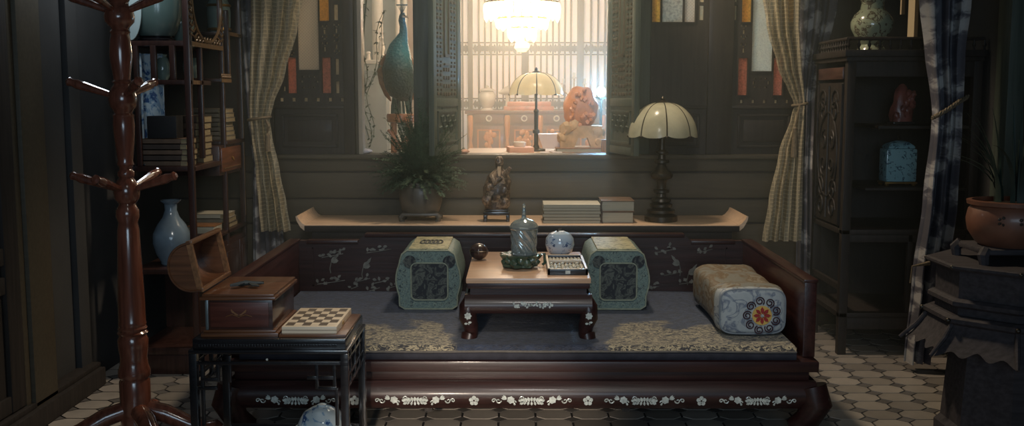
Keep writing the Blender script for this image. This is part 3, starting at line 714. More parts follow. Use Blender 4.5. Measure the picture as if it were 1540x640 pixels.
for k in range(22):
    x = rr.uniform(-.05, .05); tl.tube([(cx-.02+x*.4, PY+.09, Z(120, PY)), (cx-.02+x, PY+.16, Z(160, PY)), (cx-.02+x*1.4, PY+.2, Z(205, PY))], [.006, .01, .004], 5, flat=.4)
tl.build('tail_train', plain('tail_feathers', srgb(44, 84, 70), .5, .4, 40), pc)
bp = P(605, 24, PY)
MB().tube([(bp.x+.008, PY+.0, bp.z), (bp.x+.03, PY-.02, bp.z-.008), (bp.x+.043, PY-.03, bp.z-.016)], [.008, .005, .001], 8).build('beak', white_glaze, pc)
MB().sphere((bp.x+.012, PY-.012, bp.z+.004), .0045, 8, 6).build('eye', blackwood, pc)
MB().tube([(bp.x+.004, PY-.02, bp.z-.004), (bp.x+.016, PY-.012, bp.z-.006)], .005, 6).build('cheek_patch', white_glaze, pc)
cr = MB()
for k in range(7):
    a = -.5+k/6; cr.tube([(bp.x-.004, PY+.02, bp.z+.015), (bp.x-.004+a*.05, PY+.02, bp.z+.06)], .0012, 4); cr.sphere((bp.x-.004+a*.055, PY+.02, bp.z+.064), .005, 6, 4)
cr.build('crest', m_, pc)
# hanging vine left of the peacock
vn = thing('trailing_vine', 'thin green vine trailing down the left window jamb', 'vine', (X(548, 5.75), 5.75, 0))
r = random.Random(5); stem = MB(); lv = MB()
for q in range(5):
    x = X(543+q*4, 5.75); pts = []
    for k in range(14):
        pts.append((x+.02*math.sin(k*.9+q)+(.1-.012*k if q > 2 and k < 8 else 0), 5.75+.02*math.cos(k*1.3+q), 1.72-.055*k-.02*q))
    stem.tube(pts, .0022, 4)
    for p in pts:
        for _ in range(5):
            a = Vector(p); d = Vector((r.uniform(-1, 1), r.uniform(-1, 1), r.uniform(-1, .4))).normalized()*r.uniform(.018, .035); w = d.cross(Vector((0, 0, 1))).normalized()*.006
            lv.add([a, a+d*.5+w, a+d, a+d*.5-w], [(0, 1, 2, 3)])
pot_z = 0
MB().lathe([(.06, 0), (.08, .01), (.09, .2), (.08, .21)], (X(543, 5.75), 5.75), 16).build('pot', cover_dark, vn)
stem.tube([(X(543, 5.75), 5.75, .2), (X(541, 5.75), 5.75, .8), (X(544, 5.75), 5.75, 1.3), (X(556, 5.75), 5.75, 1.72)], .005, 6)
stem.build('stem', vinegreen, vn); lv.build('foliage', vinegreen, vn, kind='stuff')
# ================================================================ CURTAINS
sheer_m = sheer('checked_sheer_cloth', srgb(240, 228, 196), True, .18, .5)
def floral_cloth():
    m, nt, b = newmat('dark_floral_cloth'); mp = coords(nt, (1, .3, 1))
    v = nt.nodes.new('ShaderNodeTexVoronoi'); v.inputs['Scale'].default_value = 13; nt.links.new(mp.outputs[0], v.inputs['Vector'])
    n = ntex(nt, mp, 26, 4); n.inputs['Distortion'].default_value = 1.5
    ad = nt.nodes.new('ShaderNodeMath'); ad.operation = 'MULTIPLY_ADD'; ad.inputs[1].default_value = .8
    nt.links.new(n.outputs[0], ad.inputs[0]); nt.links.new(v.outputs['Distance'], ad.inputs[2])
    r = ramp(nt, [(0, srgb(200, 196, 190)), (.50, srgb(176, 173, 170)), (.58, srgb(124, 121, 124)), (.66, srgb(92, 90, 96)), (1, srgb(80, 79, 86))])
    dv = nt.nodes.new('ShaderNodeMath'); dv.operation = 'MULTIPLY'; dv.inputs[1].default_value = .68
    nt.links.new(ad.outputs[0], dv.inputs[0]); nt.links.new(dv.outputs[0], r.inputs[0]); nt.links.new(r.outputs[0], b.inputs['Base Color']); b.inputs['Roughness'].default_value = .75
    return m
floral_m = floral_cloth()
def lerp_rows(rows, py):
    for a, b in zip(rows, rows[1:]):
        if a[0] <= py <= b[0]:
            t = (py-a[0])/(b[0]-a[0]); t2 = t*t*(3-2*t); return [a[i]+(b[i]-a[i])*(t if i == 0 else .35*t+.65*t2) for i in range(len(a))]
    return list(rows[-1]) if py > rows[-1][0] else list(rows[0])
def curtain(m, rows, Y, pleats, amp, nu=60, nv=50, ztop=None, ph=0):
    y0, y1 = rows[0][0], rows[-1][0]
    def fn(u, v):
        py = y0+(y1-y0)*v; _, a, b, am = lerp_rows(rows, py)
        px = a+(b-a)*(u+.35/pleats/2*math.sin(2*PI*pleats*u*2+ph)/2)
        q = P(px, py, Y); d = amp*am*(math.cos(2*PI*pleats*u+ph+.6*math.sin(3*v+u*4))+.35*math.cos(2*PI*pleats*2.3*u+1+2*v))
        return (q.x, Y+d, q.z)
    return m.grid(fn, nu, nv)
YC = 5.12
lc = thing('sheer_curtain', 'cream checked sheer curtain tied back left of the window', 'curtain', (X(405, YC), YC, .5))
curtain(MB(), [(-170, 372, 490, 1), (-40, 374, 462, 1), (40, 376, 447, 1), (110, 374, 428, .8), (160, 374, 410, .5), (180, 375, 405, .4), (200, 377, 408, .5), (260, 384, 420, .8), (310, 388, 430, 1), (347, 391, 436, 1)], YC, 4, .03).build('cloth', sheer_m, lc)
t0 = P(390, 178, YC)
MB().tube([(t0.x+.055*math.cos(a), YC+.045*math.sin(a), t0.z+.008*math.cos(a)) for a in [2*PI*k/20 for k in range(21)]], .007, 8).build('tie_cord', cord, lc)
m = MB().tube([P(400, 180, YC-.05), P(404, 190, YC-.055), P(402, 200, YC-.05)], [.006, .007, .004], 8); m.lathe([(.004, 0), (.012, -.01), (.014, -.06), (.016, -.09)], (0, 0), 10)
n0 = len(m.v)-40; q = P(402, 200, YC-.05)
m.v = m.v[:n0]+[(a+q.x, b+q.y, c+q.z) for a, b, c in m.v[n0:]]
m.build('tassel', cord, lc)
rc = thing('sheer_curtain', 'cream checked sheer curtain tied back right of the window', 'curtain', (X(1185, YC), YC, .5))
curtain(MB(), [(-170, 1110, 1225, 1), (-40, 1140, 1206, 1), (40, 1152, 1203, 1), (100, 1168, 1206, .8), (140, 1186, 1210, .5), (156, 1195, 1211, .35), (172, 1190, 1210, .45), (230, 1170, 1208, .7), (300, 1155, 1206, 1), (362, 1145, 1204, 1)], YC, 4, .028, ph=1).build('cloth', sheer_m, rc)
t0 = P(1203, 157, YC)
MB().tube([(t0.x+.035*math.cos(a), YC+.04*math.sin(a), t0.z+.006*math.cos(a)) for a in [2*PI*k/20 for k in range(21)]], .007, 8).build('tie_cord', cord, rc)
m = MB().lathe([(.004, 0), (.012, -.01), (.012, -.03), (.016, -.09), (.018, -.15)], (0, 0), 10); q = P(1196, 190, YC-.06)
m.xf(lambda v: v+q); m.tube([P(1203, 158, YC-.045), P(1199, 175, YC-.06), q], .005, 6); m.build('tassel', cord, rc)
YD = 5.24
fl = thing('floral_curtain', 'dark floral curtain behind the left sheer curtain', 'curtain', (X(375, YD), YD, .3))
curtain(MB(), [(-170, 345, 400, 1), (0, 357, 396, 1), (150, 368, 400, .7), (250, 380, 412, .8), (400, 380, 430, 1), (440, 378, 432, 1)], YD, 3, .02).build('cloth', floral_m, fl)
fr_ = thing('floral_curtain', 'dark floral curtain between the right sheer curtain and the corner cabinet', 'curtain', (X(1222, YD), YD, .3))
curtain(MB(), [(-170, 1195, 1262, 1), (0, 1202, 1262, 1), (150, 1202, 1226, .7), (260, 1200, 1222, .8), (400, 1198, 1222, 1), (440, 1196, 1222, 1)], YD, 3, .02).build('cloth', floral_m, fr_)
YE = 4.42
fc = thing('floral_curtain', 'long dark floral curtain with twisted cord in front of the corner cabinet', 'curtain', (X(1420, YE), YE, 0))
curtain(MB(), [(-120, 1386, 1480, 1), (0, 1387, 1462, 1), (80, 1394, 1452, .8), (150, 1402, 1450, .6), (168, 1404, 1448, .5), (190, 1402, 1448, .5), (300, 1390, 1440, .8), (420, 1374, 1424, 1), (545, 1362, 1398, 1)], YE, 3, .035).build('cloth', floral_m, fc)
pts = [P(1402, 177, YE-.06), P(1412, 172, YE-.075), P(1428, 163, YE-.07), P(1442, 153, YE-.05), P(1456, 145, YE-.01)]
tw = MB()
for ph in (0, PI):
    pp = []
    for k in range(41):
        t = k/40*4; i = min(3, int(t)); a = pts[i].lerp(pts[i+1], t-i); pp.append(a+Vector((0, -.004*math.cos(k*1.2+ph), .006*math.sin(k*1.2+ph))))
    tw.tube(pp, .006, 6)
tw.build('tie_cord', cord, fc)
MB().tube([P(1398, 395, YE-.05), P(1372, 400, YE-.05), P(1369, 425, YE-.05)], [.01, .004, .004], 6).build('hanging_end', cord, fc)

# ================================================================ DAYBED
BX = .015; BW = 1.05; YF = 3.55; ZF = Z(543, YF); ZA = Z(616, YF-.02)
bed = thing('daybed', 'red-lacquered daybed with pearl inlay and low back rails', 'daybed', (BX, 4.1, 0))
MB().box(BX-BW, BX+BW, YF, 4.72, ZF-.04, ZF, .008).build('seat_frame', redwood, bed)
MB().box(BX-BW+.03, BX+BW-.03, YF+.02, 4.70, Z(573, YF), ZF-.04, .003).build('waist', redwood, bed)
za, zb = ZA, Z(573, YF)
def apron_y(t): return YF+.02-.045*math.sin(PI*min(1, max(0, .12+.75*t)))
prof = [(apron_y(k/10), zb+(za-zb)*k/10) for k in range(11)]
m = MB()
vs = [(x, y, z) for x in (BX-BW+.005, BX+BW-.005) for y, z in prof]+[(x, YF+.05, z) for x in (BX-BW+.005, BX+BW-.005) for z in (za, zb)]
n = 11
m.grid(lambda u, v: (BX-BW+.01+(2*BW-.02)*u, apron_y(v), zb+(za-zb)*v), 40, 10)
m.grid(lambda u, v: (BX-BW+.01+(2*BW-.02)*u, apron_y(1)+.04*v, za), 40, 1); m.grid(lambda u, v: (BX-BW+.01+(2*BW-.02)*u, apron_y(0)+.02*v, zb), 40, 1)
m.build('front_apron', redwood, bed, smooth=60)
for s in (-1, 1):
    m = MB().grid(lambda u, v: (BX+s*(BW-.01+.02*math.sin(PI*v)), YF+.02+1.12*u, zb+(za-zb)*v), 4, 8); m.build('side_apron', redwood_y, bed)
for sx in (-1, 1):
    for y, d in ((YF, -1), (4.66, 1)):
        cx = BX+sx*(BW-.05); pp = [(cx+sx*.03, y+.02+d*.005, za+.08), (cx+sx*.045, y+.02+d*.015, za+.02), (cx+sx*.02, y+.03, za*.5), (cx-sx*.01, y+.04, .03), (cx+sx*.005, y+.03, .0)]
        MB().tube(pp, [.05, .055, .045, .04, .045], 14).build('leg', redwood, bed)
for px in (641, 946):
    MB().box(X(px-6, YF), X(px+6, YF), YF+.02, YF+.06, ZA-.018, ZA+.01).build('bracket', darkwood, bed)
# rails: stepped back, two sides
yb = 4.62; zr = Z(362, yb); zc_ = Z(352, yb)
xi0, xi1 = X(445, yb), X(1124, yb); xc0, xc1 = X(548, yb), X(1030, yb)
pb = MB().prism([(BX-BW+.01, ZF), (BX+BW-.01, ZF), (BX+BW-.01, zr), (xc1+.03, zr), (xc1, zc_), (xc0, zc_), (xc0-.03, zr), (BX-BW+.01, zr)], 'xz', yb, yb+.045)
back = pb.build('back_rail', redwood, bed)
m = MB()
for a, b, zt_ in ((BX-.97, xc0-.03, zr), (xc0+.0, xc1, zc_), (xc1+.03, BX+.97, zr)):
    m.box(a, b, yb-.008, yb+.05, zt_-.014, zt_+.003, .004)
m.build('rail_cap', redwood, bed)
for a, b in ((-.93, -.33), (-.29, .31), (.35, .95)):
    m = MB(); z0, z1 = ZF+.07, zr-.03
    for q in ((a, b, z0, z0+.006), (a, b, z1-.006, z1), (a, a+.006, z0, z1), (b-.006, b, z0, z1)): m.box(q[0], q[1], yb-.004, yb, q[2], q[3])
    m.build('panel_moulding', redwood, bed)
for s in (-1, 1):
    xa, xb = BX+s*(BW-.045), BX+s*BW
    MB().box(xa, xb, YF+.06, yb+.02, ZF, zr, .006).build('side_rail', redwood_y, bed)
    MB().box(xa-.003*s, xb+.003*s, YF+.056, yb+.03, zr-.006, zr+.006, .004).build('side_rail_cap', redwood_y, bed)
# pearl inlay
def curl(m, x, z, y, r, a0, turns, s=1, w=.0026):
    pts = []
    for k in range(16):
        t = k/15; a = a0+s*turns*2*PI*t; rr = r*(1-.8*t); pts.append((x+rr*math.cos(a)-r*math.cos(a0), y, z+rr*math.sin(a)-r*math.sin(a0)))
    m.tube(pts, [w*(1-.4*k/15) for k in range(16)], 5)
PN = [0]
def petal(m, x, z, y, l, w, a):
    PN[0] += 1; y -= .00025*(PN[0] % 7)
    d = (math.cos(a), math.sin(a)); n_ = (-d[1], d[0])
    po = [(x+d[0]*l*t+n_[0]*w*q, z+d[1]*l*t+n_[1]*w*q) for t, q in ((0, 0), (.3, .8), (.65, 1), (1, .1), (.65, -1), (.3, -.8))]
    m.prism(po, 'xz', y-.0015, y+.003)
yi = lambda z: apron_y((z-zb)/(za-zb))-.001
zi = Z(599, YF)
def spray(cx, w):
    m = MB(); y = yi(zi); k = w/.3
    for t in range(9): petal(m, cx+(t-4)*.009*k, zi-.004, y, .022*k, .006*k, PI/2+(t-4)*-.28)
    for t in range(7): petal(m, cx+(t-3)*.011*k, zi-.002, y, .018*k, .005*k, -PI/2+(t-3)*.35)
    for s in (-1, 1):
        petal(m, cx+s*.03*k, zi, y, .026*k, .006, (0 if s > 0 else PI)); petal(m, cx+s*.03*k, zi-.006, y, .022*k, .005, (-.3 if s > 0 else PI+.3))
        for q in range(6): petal(m, cx+s*.088*k, zi+.003, y, .017*k, .008*k, q*PI/3+.3)
        for q in range(3): petal(m, cx+s*.105*k, zi+.005, y, .024*k, .005*k, (.2+.35*q if s > 0 else PI-.2-.35*q))
        curl(m, cx+s*.05*k, zi+.008, y, .01*k, 0 if s > 0 else PI, 1.1, s); curl(m, cx+s*.066*k, zi-.006, y, .008*k, PI if s > 0 else 0, .9, -s)
        curl(m, cx+s*.128*k, zi, y, .012*k, PI if s > 0 else 0, 1.0, s); curl(m, cx+s*.15*k, zi, y, .010*k, PI if s > 0 else 0, 1.1, -s)
        m.sphere((cx+s*.072*k, y, zi-.013), (.004, .002, .004), 6, 4)
    m.build('pearl_spray', pearl, bed, kind='stuff')
def blossom(cx):
    m = MB(); y = yi(zi)
    for q in range(5): m.prism(circ(cx+.0105*math.cos(q*2*PI/5+PI/2), zi+.0105*math.sin(q*2*PI/5+PI/2), .0075, 10), 'xz', y-.0015, y+.003)
    m.build('pearl_blossom', pearl, bed, kind='stuff')
for px, w in ((622, .25), (800, .25), (972, .25), (1145, .24), (440, .25)): spray(X(px, YF), w)
for px in (712, 886, 1059, 1252-6, 530): blossom(X(px, YF))
r = random.Random(11)
def bird(px, py, s=1, fl=1):
    m = MB(); c = P(px, py, yb); y = yb-.002
    for q in range(4): petal(m, c.x, c.z, y, .035*s, .008*s, (.2+.25*q) if fl > 0 else PI-(.2+.25*q))
    petal(m, c.x+fl*.01*s, c.z+.006, y, .05*s, .006*s, .95 if fl > 0 else PI-.95)
    m.tube([(c.x, y, c.z), (c.x-fl*.006, y, c.z-.03*s), (c.x-fl*.002, y, c.z-.05*s)], .002, 4)
    m.build('pearl_bird', pearl_dim, bed, kind='stuff')
def branch(px, py, n=6, s=1):
    m = MB(); c = P(px, py, yb); y = yb-.002
    for q in range(n): petal(m, c.x+(q-n/2)*.013*s, c.z+.006*math.sin(q*1.7)+.004*q*s, y, .02, .006, r.uniform(0, 2*PI))
    m.tube([(c.x-n*.007*s, y, c.z-.006), (c.x, y, c.z+.002), (c.x+n*.007*s, y, c.z+.012*s)], .002, 4)
    m.build('pearl_branch', pearl_dim, bed, kind='stuff')
for a in ((498, 394), (546, 402), (1022, 398, 1, -1), (1035, 412, 1, 1)): bird(*a)
for a in ((500, 385, 7), (510, 378, 4), (498, 425, 9), (545, 422, 5), (570, 378, 8), (573, 424, 5), (590, 432, 4), (562, 436, 4), (1000, 378, 7), (1012, 412, 6), (1040, 425, 8), (985, 432, 5), (1060, 378, 5), (535, 432, 3)): branch(*a)

# ---- mattress
ZM = ZF+.048
def mattress_mat():
    m, nt, b = newmat('navy_brocade'); mp = coords(nt); sp = nt.nodes.new('ShaderNodeSeparateXYZ'); nt.links.new(mp.outputs[0], sp.inputs[0])
    mp2 = coords(nt, (1, 1.9, 1), (0, 0, .3)); w = ntex(nt, mp2, 27, 3, .6); w.inputs['Distortion'].default_value = 2.6
    scal = ramp(nt, [(.44, srgb(26, 32, 46)), (.50, srgb(120, 114, 98)), (.55, srgb(196, 184, 154)), (.64, srgb(90, 86, 76))]); nt.links.new(w.outputs[0], scal.inputs[0])
    navy = ramp(nt, [(.36, srgb(22, 31, 50)), (.64, srgb(48, 62, 90))]); n2 = ntex(nt, mp, 38, 5, .65); nt.links.new(n2.outputs[0], navy.inputs[0])
    # woven figures sit in two broad bands left and right along the front
    n3 = ntex(nt, mp, 6, 4)
    ax = nt.nodes.new('ShaderNodeMath'); ax.operation = 'ABSOLUTE'; sh = nt.nodes.new('ShaderNodeMath'); sh.operation = 'SUBTRACT'; sh.inputs[1].default_value = .04
    nt.links.new(sp.outputs[0], sh.inputs[0]); nt.links.new(sh.outputs[0], ax.inputs[0])
    def mrange(src, a, b_, c, d):
        q = nt.nodes.new('ShaderNodeMapRange'); q.inputs[1].default_value = a; q.inputs[2].default_value = b_; q.inputs[3].default_value = c; q.inputs[4].default_value = d; nt.links.new(src, q.inputs[0]); return q.outputs[0]
    a1 = mrange(ax.outputs[0], .18, .36, 0, 1); a2 = mrange(sp.outputs[1], -.44, .16, 1.04, .0)
    mul = nt.nodes.new('ShaderNodeMath'); mul.operation = 'MULTIPLY'; nt.links.new(a1, mul.inputs[0]); nt.links.new(a2, mul.inputs[1])
    ad = nt.nodes.new('ShaderNodeMath'); ad.operation = 'ADD'; nt.links.new(mul.outputs[0], ad.inputs[0]); nt.links.new(n3.outputs[0], ad.inputs[1])
    mk = mrange(ad.outputs[0], .98, 1.10, 0, 1)
    mx = nt.nodes.new('ShaderNodeMix'); mx.data_type = 'RGBA'; nt.links.new(mk, mx.inputs[0]); nt.links.new(navy.outputs[0], mx.inputs[6]); nt.links.new(scal.outputs[0], mx.inputs[7])
    nt.links.new(mx.outputs[2], b.inputs['Base Color']); b.inputs['Roughness'].default_value = .7; b.inputs['Sheen Weight'].default_value = .2
    bump(nt, w.outputs[0], b, .6, .012); return m
mat_m = thing('mattress', 'thin navy brocade mattress pad with pale woven figures on the daybed', 'mattress', (BX, 4.05, ZF))
mx0, mx1, my0, my1 = BX-BW+.05, X(1207, YF), YF+.02, 4.615
def mt(u, v):
    x = mx0+(mx1-mx0)*u; y = my0+(my1-my0)*v
    z = ZM+.004*noise.noise(Vector((x*3, y*3, 0)))-(.02 if v < .005 else 0)
    return (x, y, z)
m = MB().grid(mt, 90, 44)
for xx in (mx0, mx1): m.grid(lambda u, v: (xx, my0+(my1-my0)*u, ZF+.001+(ZM-ZF-.004)*v), 30, 2)
m.build('pad', mattress_mat(), mat_m, smooth=60)
m = MB().grid(lambda u, v: (mx0+(mx1-mx0)*u, my0-.004*math.sin(PI*v), ZF+.001+(ZM-.022-ZF+.004*noise.noise(Vector(((mx0+(mx1-mx0)*u)*3, my0*3, 0))))*v), 90, 4)
m.build('shaded_edge_band', plain('shaded_navy_cloth', srgb(44, 44, 54), .8, .25, 30), mat_m, smooth=60)  # plain front side without figures, its shadow put into a darker navy
m = MB().tube([(mx0+(mx1-mx0)*k/40, my0-.003, ZM-.017+.004*noise.noise(Vector(((mx0+(mx1-mx0)*k/40)*3, my0*3, 0)))) for k in range(41)], .004, 6)
m.build('piping', plain('navy_piping', srgb(96, 92, 88), .7, .2, 60), mat_m)

# ---- upright brocade bolsters
cush_m = pattern('green_brocade', [(0, srgb(120, 138, 130)), (.44, srgb(98, 116, 114)), (.52, srgb(134, 150, 136)), (.58, srgb(66, 80, 84)), (.66, srgb(138, 150, 134))], 60, 'noise', .6, 0, dist=1.2)
cush_d = pattern('dark_floral_brocade', [(0, srgb(38, 41, 45)), (.44, srgb(34, 36, 41)), (.56, srgb(96, 100, 92)), (.62, srgb(46, 50, 52)), (.7, srgb(104, 106, 96))], 26, 'noise', .6, 0, dist=2.0, interp='LINEAR')
cush_t = pattern('cream_brocade', [(0, srgb(176, 170, 136)), (.5, srgb(150, 148, 118)), (.6, srgb(110, 112, 94)), (.66, srgb(178, 172, 140))], 38, 'noise', .65, 0, dist=1)
pipe_m = plain('sage_piping', srgb(150, 156, 136), .6, .15, 60)
def bolster(px, label, motif):
    y0 = 4.2; y1 = 4.585; cx = X(px, y0); k = y0/F; z0 = ZM+.004
    out = [(-37, 0), (-45, 20), (-50, 44), (-45, 68), (-32, 90), (32, 90), (45, 68), (50, 44), (45, 20), (37, 0)]
    def smooth(pl):
        res = []
        n = len(pl)
        for i in range(n):
            for t in (0, .34, .67):
                p0, p1, p2, p3 = pl[i-1], pl[i], pl[(i+1) % n], pl[(i+2) % n]
                if i in (4, 9): res.append((p1[0]+(p2[0]-p1[0])*t, p1[1]+(p2[1]-p1[1])*t)); continue
                q = [.5*((2*p1[d])+(-p0[d]+p2[d])*t+(2*p0[d]-5*p1[d]+4*p2[d]-p3[d])*t*t+(-p0[d]+3*p1[d]-3*p2[d]+p3[d])*t**3) for d in (0, 1)]
                res.append(tuple(q))
        return res
    pl = smooth(out)
    t = thing('bolster_cushion', label, 'cushion', (cx, (y0+y1)/2, z0))
    rg = []
    for f, sc in ((0, .985), (.03, 1.0), (.5, 1.0), (.97, 1), (1, .985)):
        rg.append([(cx+a*k*sc, y0+(y1-y0)*f, z0+45*k+(b-45)*k*(sc if b > 45 else 1)) for a, b in pl])
    MB().rings(rg).build('body', cush_m, t, smooth=50)
    top = [(cx+a*k*.985, z0+b*k) for a, b in pl]
    MB().tube([(a, y0-.002, b) for a, b in top]+[(top[0][0], y0-.002, top[0][1])], .0035, 6).build('piping', pipe_m, t)
    # sunk dark front panel with rounded corners and its cord
    def rr_(x0, x1, a0, a1, r_, n_=6):
        o = []
        for cx_, cz_, s in ((x1-r_, a1-r_, 0), (x0+r_, a1-r_, 1), (x0+r_, a0+r_, 2), (x1-r_, a0+r_, 3)):
            for j in range(n_+1): a = PI/2*(s+j/n_); o.append((cx_+r_*math.cos(a), cz_+r_*math.sin(a)))
        return o
    fp = [(cx+a*k, z0+b*k) for a, b in rr_(-26, 30, 14, 71, 8)]
    MB().prism(fp, 'xz', y0-.005, y0+.002).build('front_panel', cush_d, t)
    MB().tube([(a, y0-.005, b) for a, b in fp]+[(fp[0][0], y0-.005, fp[0][1])], .0035, 6).build('panel_cord', pipe_m, t)
    for s in (-1, 1):
        c = (cx+(s*30+2)*k, z0+73*k); r_ = 9.5*k
        if s: MB().prism(circ(c[0], c[1], r_, 18), 'xz', y0-.007, y0+.002).build('medallion', cush_d, t)
    MB().box(cx-30*k, cx+30*k, y0+.01, y1-.01, z0+90*k*1.0, z0+90*k*1.0+.007, .004).build('top_panel', cush_t, t)
    mm = MB(); zt_ = z0+90*k+.008
    for q in range(5): mm.tube([(cx+(-.035+.0175*q)+.012*math.cos(a), (y0+y1)/2+.05*math.sin(a), zt_) for a in [2*PI*j/10 for j in range(11)]], .004, 5)
    if motif: mm.build('top_motif', cush_d, t)
    return t
bolster(643, 'green brocade bolster cushion standing left of the kang table', True)
bolster(929, 'green brocade bolster cushion standing right of the kang table', False)

# ---- long pillow at the right end
pl_t = thing('bolster_pillow', 'long pale silk pillow with flower appliqué lying along the right rail', 'pillow', (.87, 4.0, ZM))
px0, px1, py0, py1, ph_ = X(1084, 3.74), X(1187, 3.74), 3.74, 4.32, .172
pcx = (px0+px1)/2; pw = (px1-px0)/2
rg = []
N = 40
for f, sc, yy in ((0, .90, 0), (.0, .97, .004), (.02, 1.0, .012), (.1, 1.03, 0), (.3, 1.0, 0), (.5, .985, 0), (.7, 1.0, 0), (.9, 1.02, 0), (.98, .99, 0), (1.0, .95, 0), (1.0, .85, 0)):
    ring = []
    for k in range(N):
        a = 2*PI*k/N; c, s = math.cos(a), math.sin(a); e = .42
        x = math.copysign(abs(c)**e, c)*pw*sc; z = math.copysign(abs(s)**e, s)*ph_/2*sc
        z += .006*math.sin(f*17)*(1 if s > 0 else 0)+.004*noise.noise(Vector((x*30, f*12, 2)))
        ring.append((pcx+x+.004*noise.noise(Vector((f*9, z*20, 1)))-.0*f, py0+(py1-py0)*f+yy+.005*noise.noise(Vector((x*25, z*25, 5)))*(f < .05), ZM+.006+ph_/2+z))
    rg.append(ring)
silk = pattern('worn_gold_silk', [(0, srgb(112, 118, 120)), (.42, srgb(130, 128, 118)), (.52, srgb(112, 92, 66)), (.60, srgb(146, 140, 126)), (.70, srgb(98, 104, 110))], 14, 'noise', .55, 0, (1, .6, 1), 5, 'LINEAR', .15, 1.5)
silk_b = pattern('lit_wrinkled_silk', [(0, srgb(150, 158, 164)), (.46, srgb(172, 178, 180)), (.54, srgb(104, 114, 132)), (.6, srgb(176, 181, 182))], 13, 'noise', .5, 0, (1, 1, 1), 4, 'LINEAR', .12, 1.5)  # cool light on the pillow end and dark wrinkle lines put into the colour
MB().rings(rg).build('body', silk, pl_t, smooth=60)
rg2 = []
for yy, sc in ((-.012, .80), (-.010, .88), (-.002, .965), (.015, 1.012), (.06, 1.045)):
    rg2.append([(pcx+math.copysign(abs(math.cos(a))**.42, math.cos(a))*pw*sc, py0+yy, ZM+.006+ph_/2+math.copysign(abs(math.sin(a))**.42, math.sin(a))*ph_/2*sc) for a in [2*PI*k/N for k in range(N)]])
MB().rings(rg2).build('end_cover', silk_b, pl_t, smooth=60)
pe = []
q = rg2[2]; MB().tube(q+[q[0]], .004, 6).build('piping', plain('grey_blue_cord', srgb(130, 138, 146), .7, .2), pl_t)
ec = P(1146, 474, py0-.014); yy = py0-.0135
MB().prism(circ(ec.x, ec.z, .036, 28), 'xz', yy-.002, yy+.004).build('appliqué_disc'.replace('é', 'e'), plain('gold_applique', srgb(206, 168, 88), .6, .15), pl_t)
red_a = plain('red_applique', srgb(150, 40, 40), .6, .15); dark_a = plain('maroon_applique', srgb(60, 36, 44), .7, .2)
for q in range(8): petal_m = MB(); petal(petal_m, ec.x+.006*math.cos(q*PI/4), ec.z+.006*math.sin(q*PI/4), yy-.0035, .026, .0062, q*PI/4); petal_m.build('petal', red_a, pl_t)
MB().prism(circ(ec.x, ec.z, .006, 12), 'xz', yy-.007, yy).build('flower_centre', silk_b, pl_t)
for q in range(9):
    a = q*2*PI/9+.35; m = MB(); cx, cz = ec.x+.0545*math.cos(a), ec.z+.0545*math.sin(a); pts = []
    for k in range(22):
        t = k/21; b_ = a+PI+.6+t*3.2*PI; rr = .0172*(1-.72*t); pts.append((cx+rr*math.cos(b_), yy-.002, cz+rr*math.sin(b_)))
    m.tube(pts, .0024, 5).build('scroll', dark_a, pl_t)

# ---- kang table
KY0, KY1 = 3.69, 4.33; kx0, kx1 = X(700, KY0), X(890, KY0); KZ = Z(418, KY0)
kt = thing('kang_table', 'low red kang table with pale top and cabriole legs on the daybed', 'table', ((kx0+kx1)/2, 4.0, ZM))
MB().box(kx0, kx1, KY0, KY1, KZ-.02, KZ, .005).build('tabletop', kangtop, kt)
MB().box(kx0+.004, kx1-.004, KY0+.004, KY1-.004, KZ-.04, KZ-.02, .004).build('top_frame', redwood, kt)
MB().box(kx0+.015, kx1-.015, KY0+.015, KY1-.015, KZ-.062, KZ-.04).build('waist', redwood, kt)
zk0, zk1 = Z(470, KY0), KZ-.062
def kap(v): return KY0+.015-.032*math.sin(PI*(.1+.62*v))
m = MB().grid(lambda u, v: (kx0-.004+(kx1-kx0+.008)*u, kap(v), zk1+(zk0-zk1)*v), 24, 8)
m.grid(lambda u, v: (kx0-.004+(kx1-kx0+.008)*u, kap(1)+.03*v, zk0), 24, 1); m.grid(lambda u, v: (kx0-.004+(kx1-kx0+.008)*u, kap(0)+.03*v, zk1), 24, 1)
m.build('front_apron', redwood, kt, smooth=60)
for s, xx in ((-1, kx0), (1, kx1)):
    MB().grid(lambda u, v: (xx+s*(-.012+.026*math.sin(PI*(.1+.62*v))), KY0+(KY1-KY0)*u, zk1+(zk0-zk1)*v), 6, 8).build('side_apron', redwood_y, kt, smooth=60)
MB().box(kx0, kx1, KY1-.03, KY1-.005, zk0, zk1, .004).build('rear_apron', redwood, kt)
for s, xx in ((-1, kx0), (1, kx1)):
    for y, d in ((KY0, -1), (KY1, 1)):
        pp = [(xx-s*.02, y-d*.028, zk1-.012), (xx-s*.008, y-d*.016, zk0+.02), (xx-s*.006, y-d*.014, zk0-.02), (xx-s*.016, y-d*.022, ZM+.045), (xx-s*.018, y-d*.024, ZM+.018), (xx-s*.01, y-d*.014, ZM+.008), (xx-s*.01, y-d*.014, ZM+.002)]
        lg = MB().tube(pp, [.024, .034, .033, .028, .026, .03, .03], 14).build('leg', redwood, kt)
        if d < 0:
            m = MB(); c = (xx-s*.008, zk0-.012); yq = y-.012
            for q in range(7): petal(m, c[0], c[1]+.004, yq-.006, .014, .005, q*PI/3.5)
            m.tube([(c[0], yq-.004, c[1]), (c[0]+.003, yq, c[1]-.03)], .002, 4); petal(m, c[0], c[1]-.02, yq-.003, .014, .004, 0); petal(m, c[0], c[1]-.025, yq-.002, .014, .004, PI)
            m.build('pearl_flower', pearl, lg, kind='stuff')
m = MB(); zq = Z(457, KY0); yq = kap((zq-zk1)/(zk0-zk1))-.001
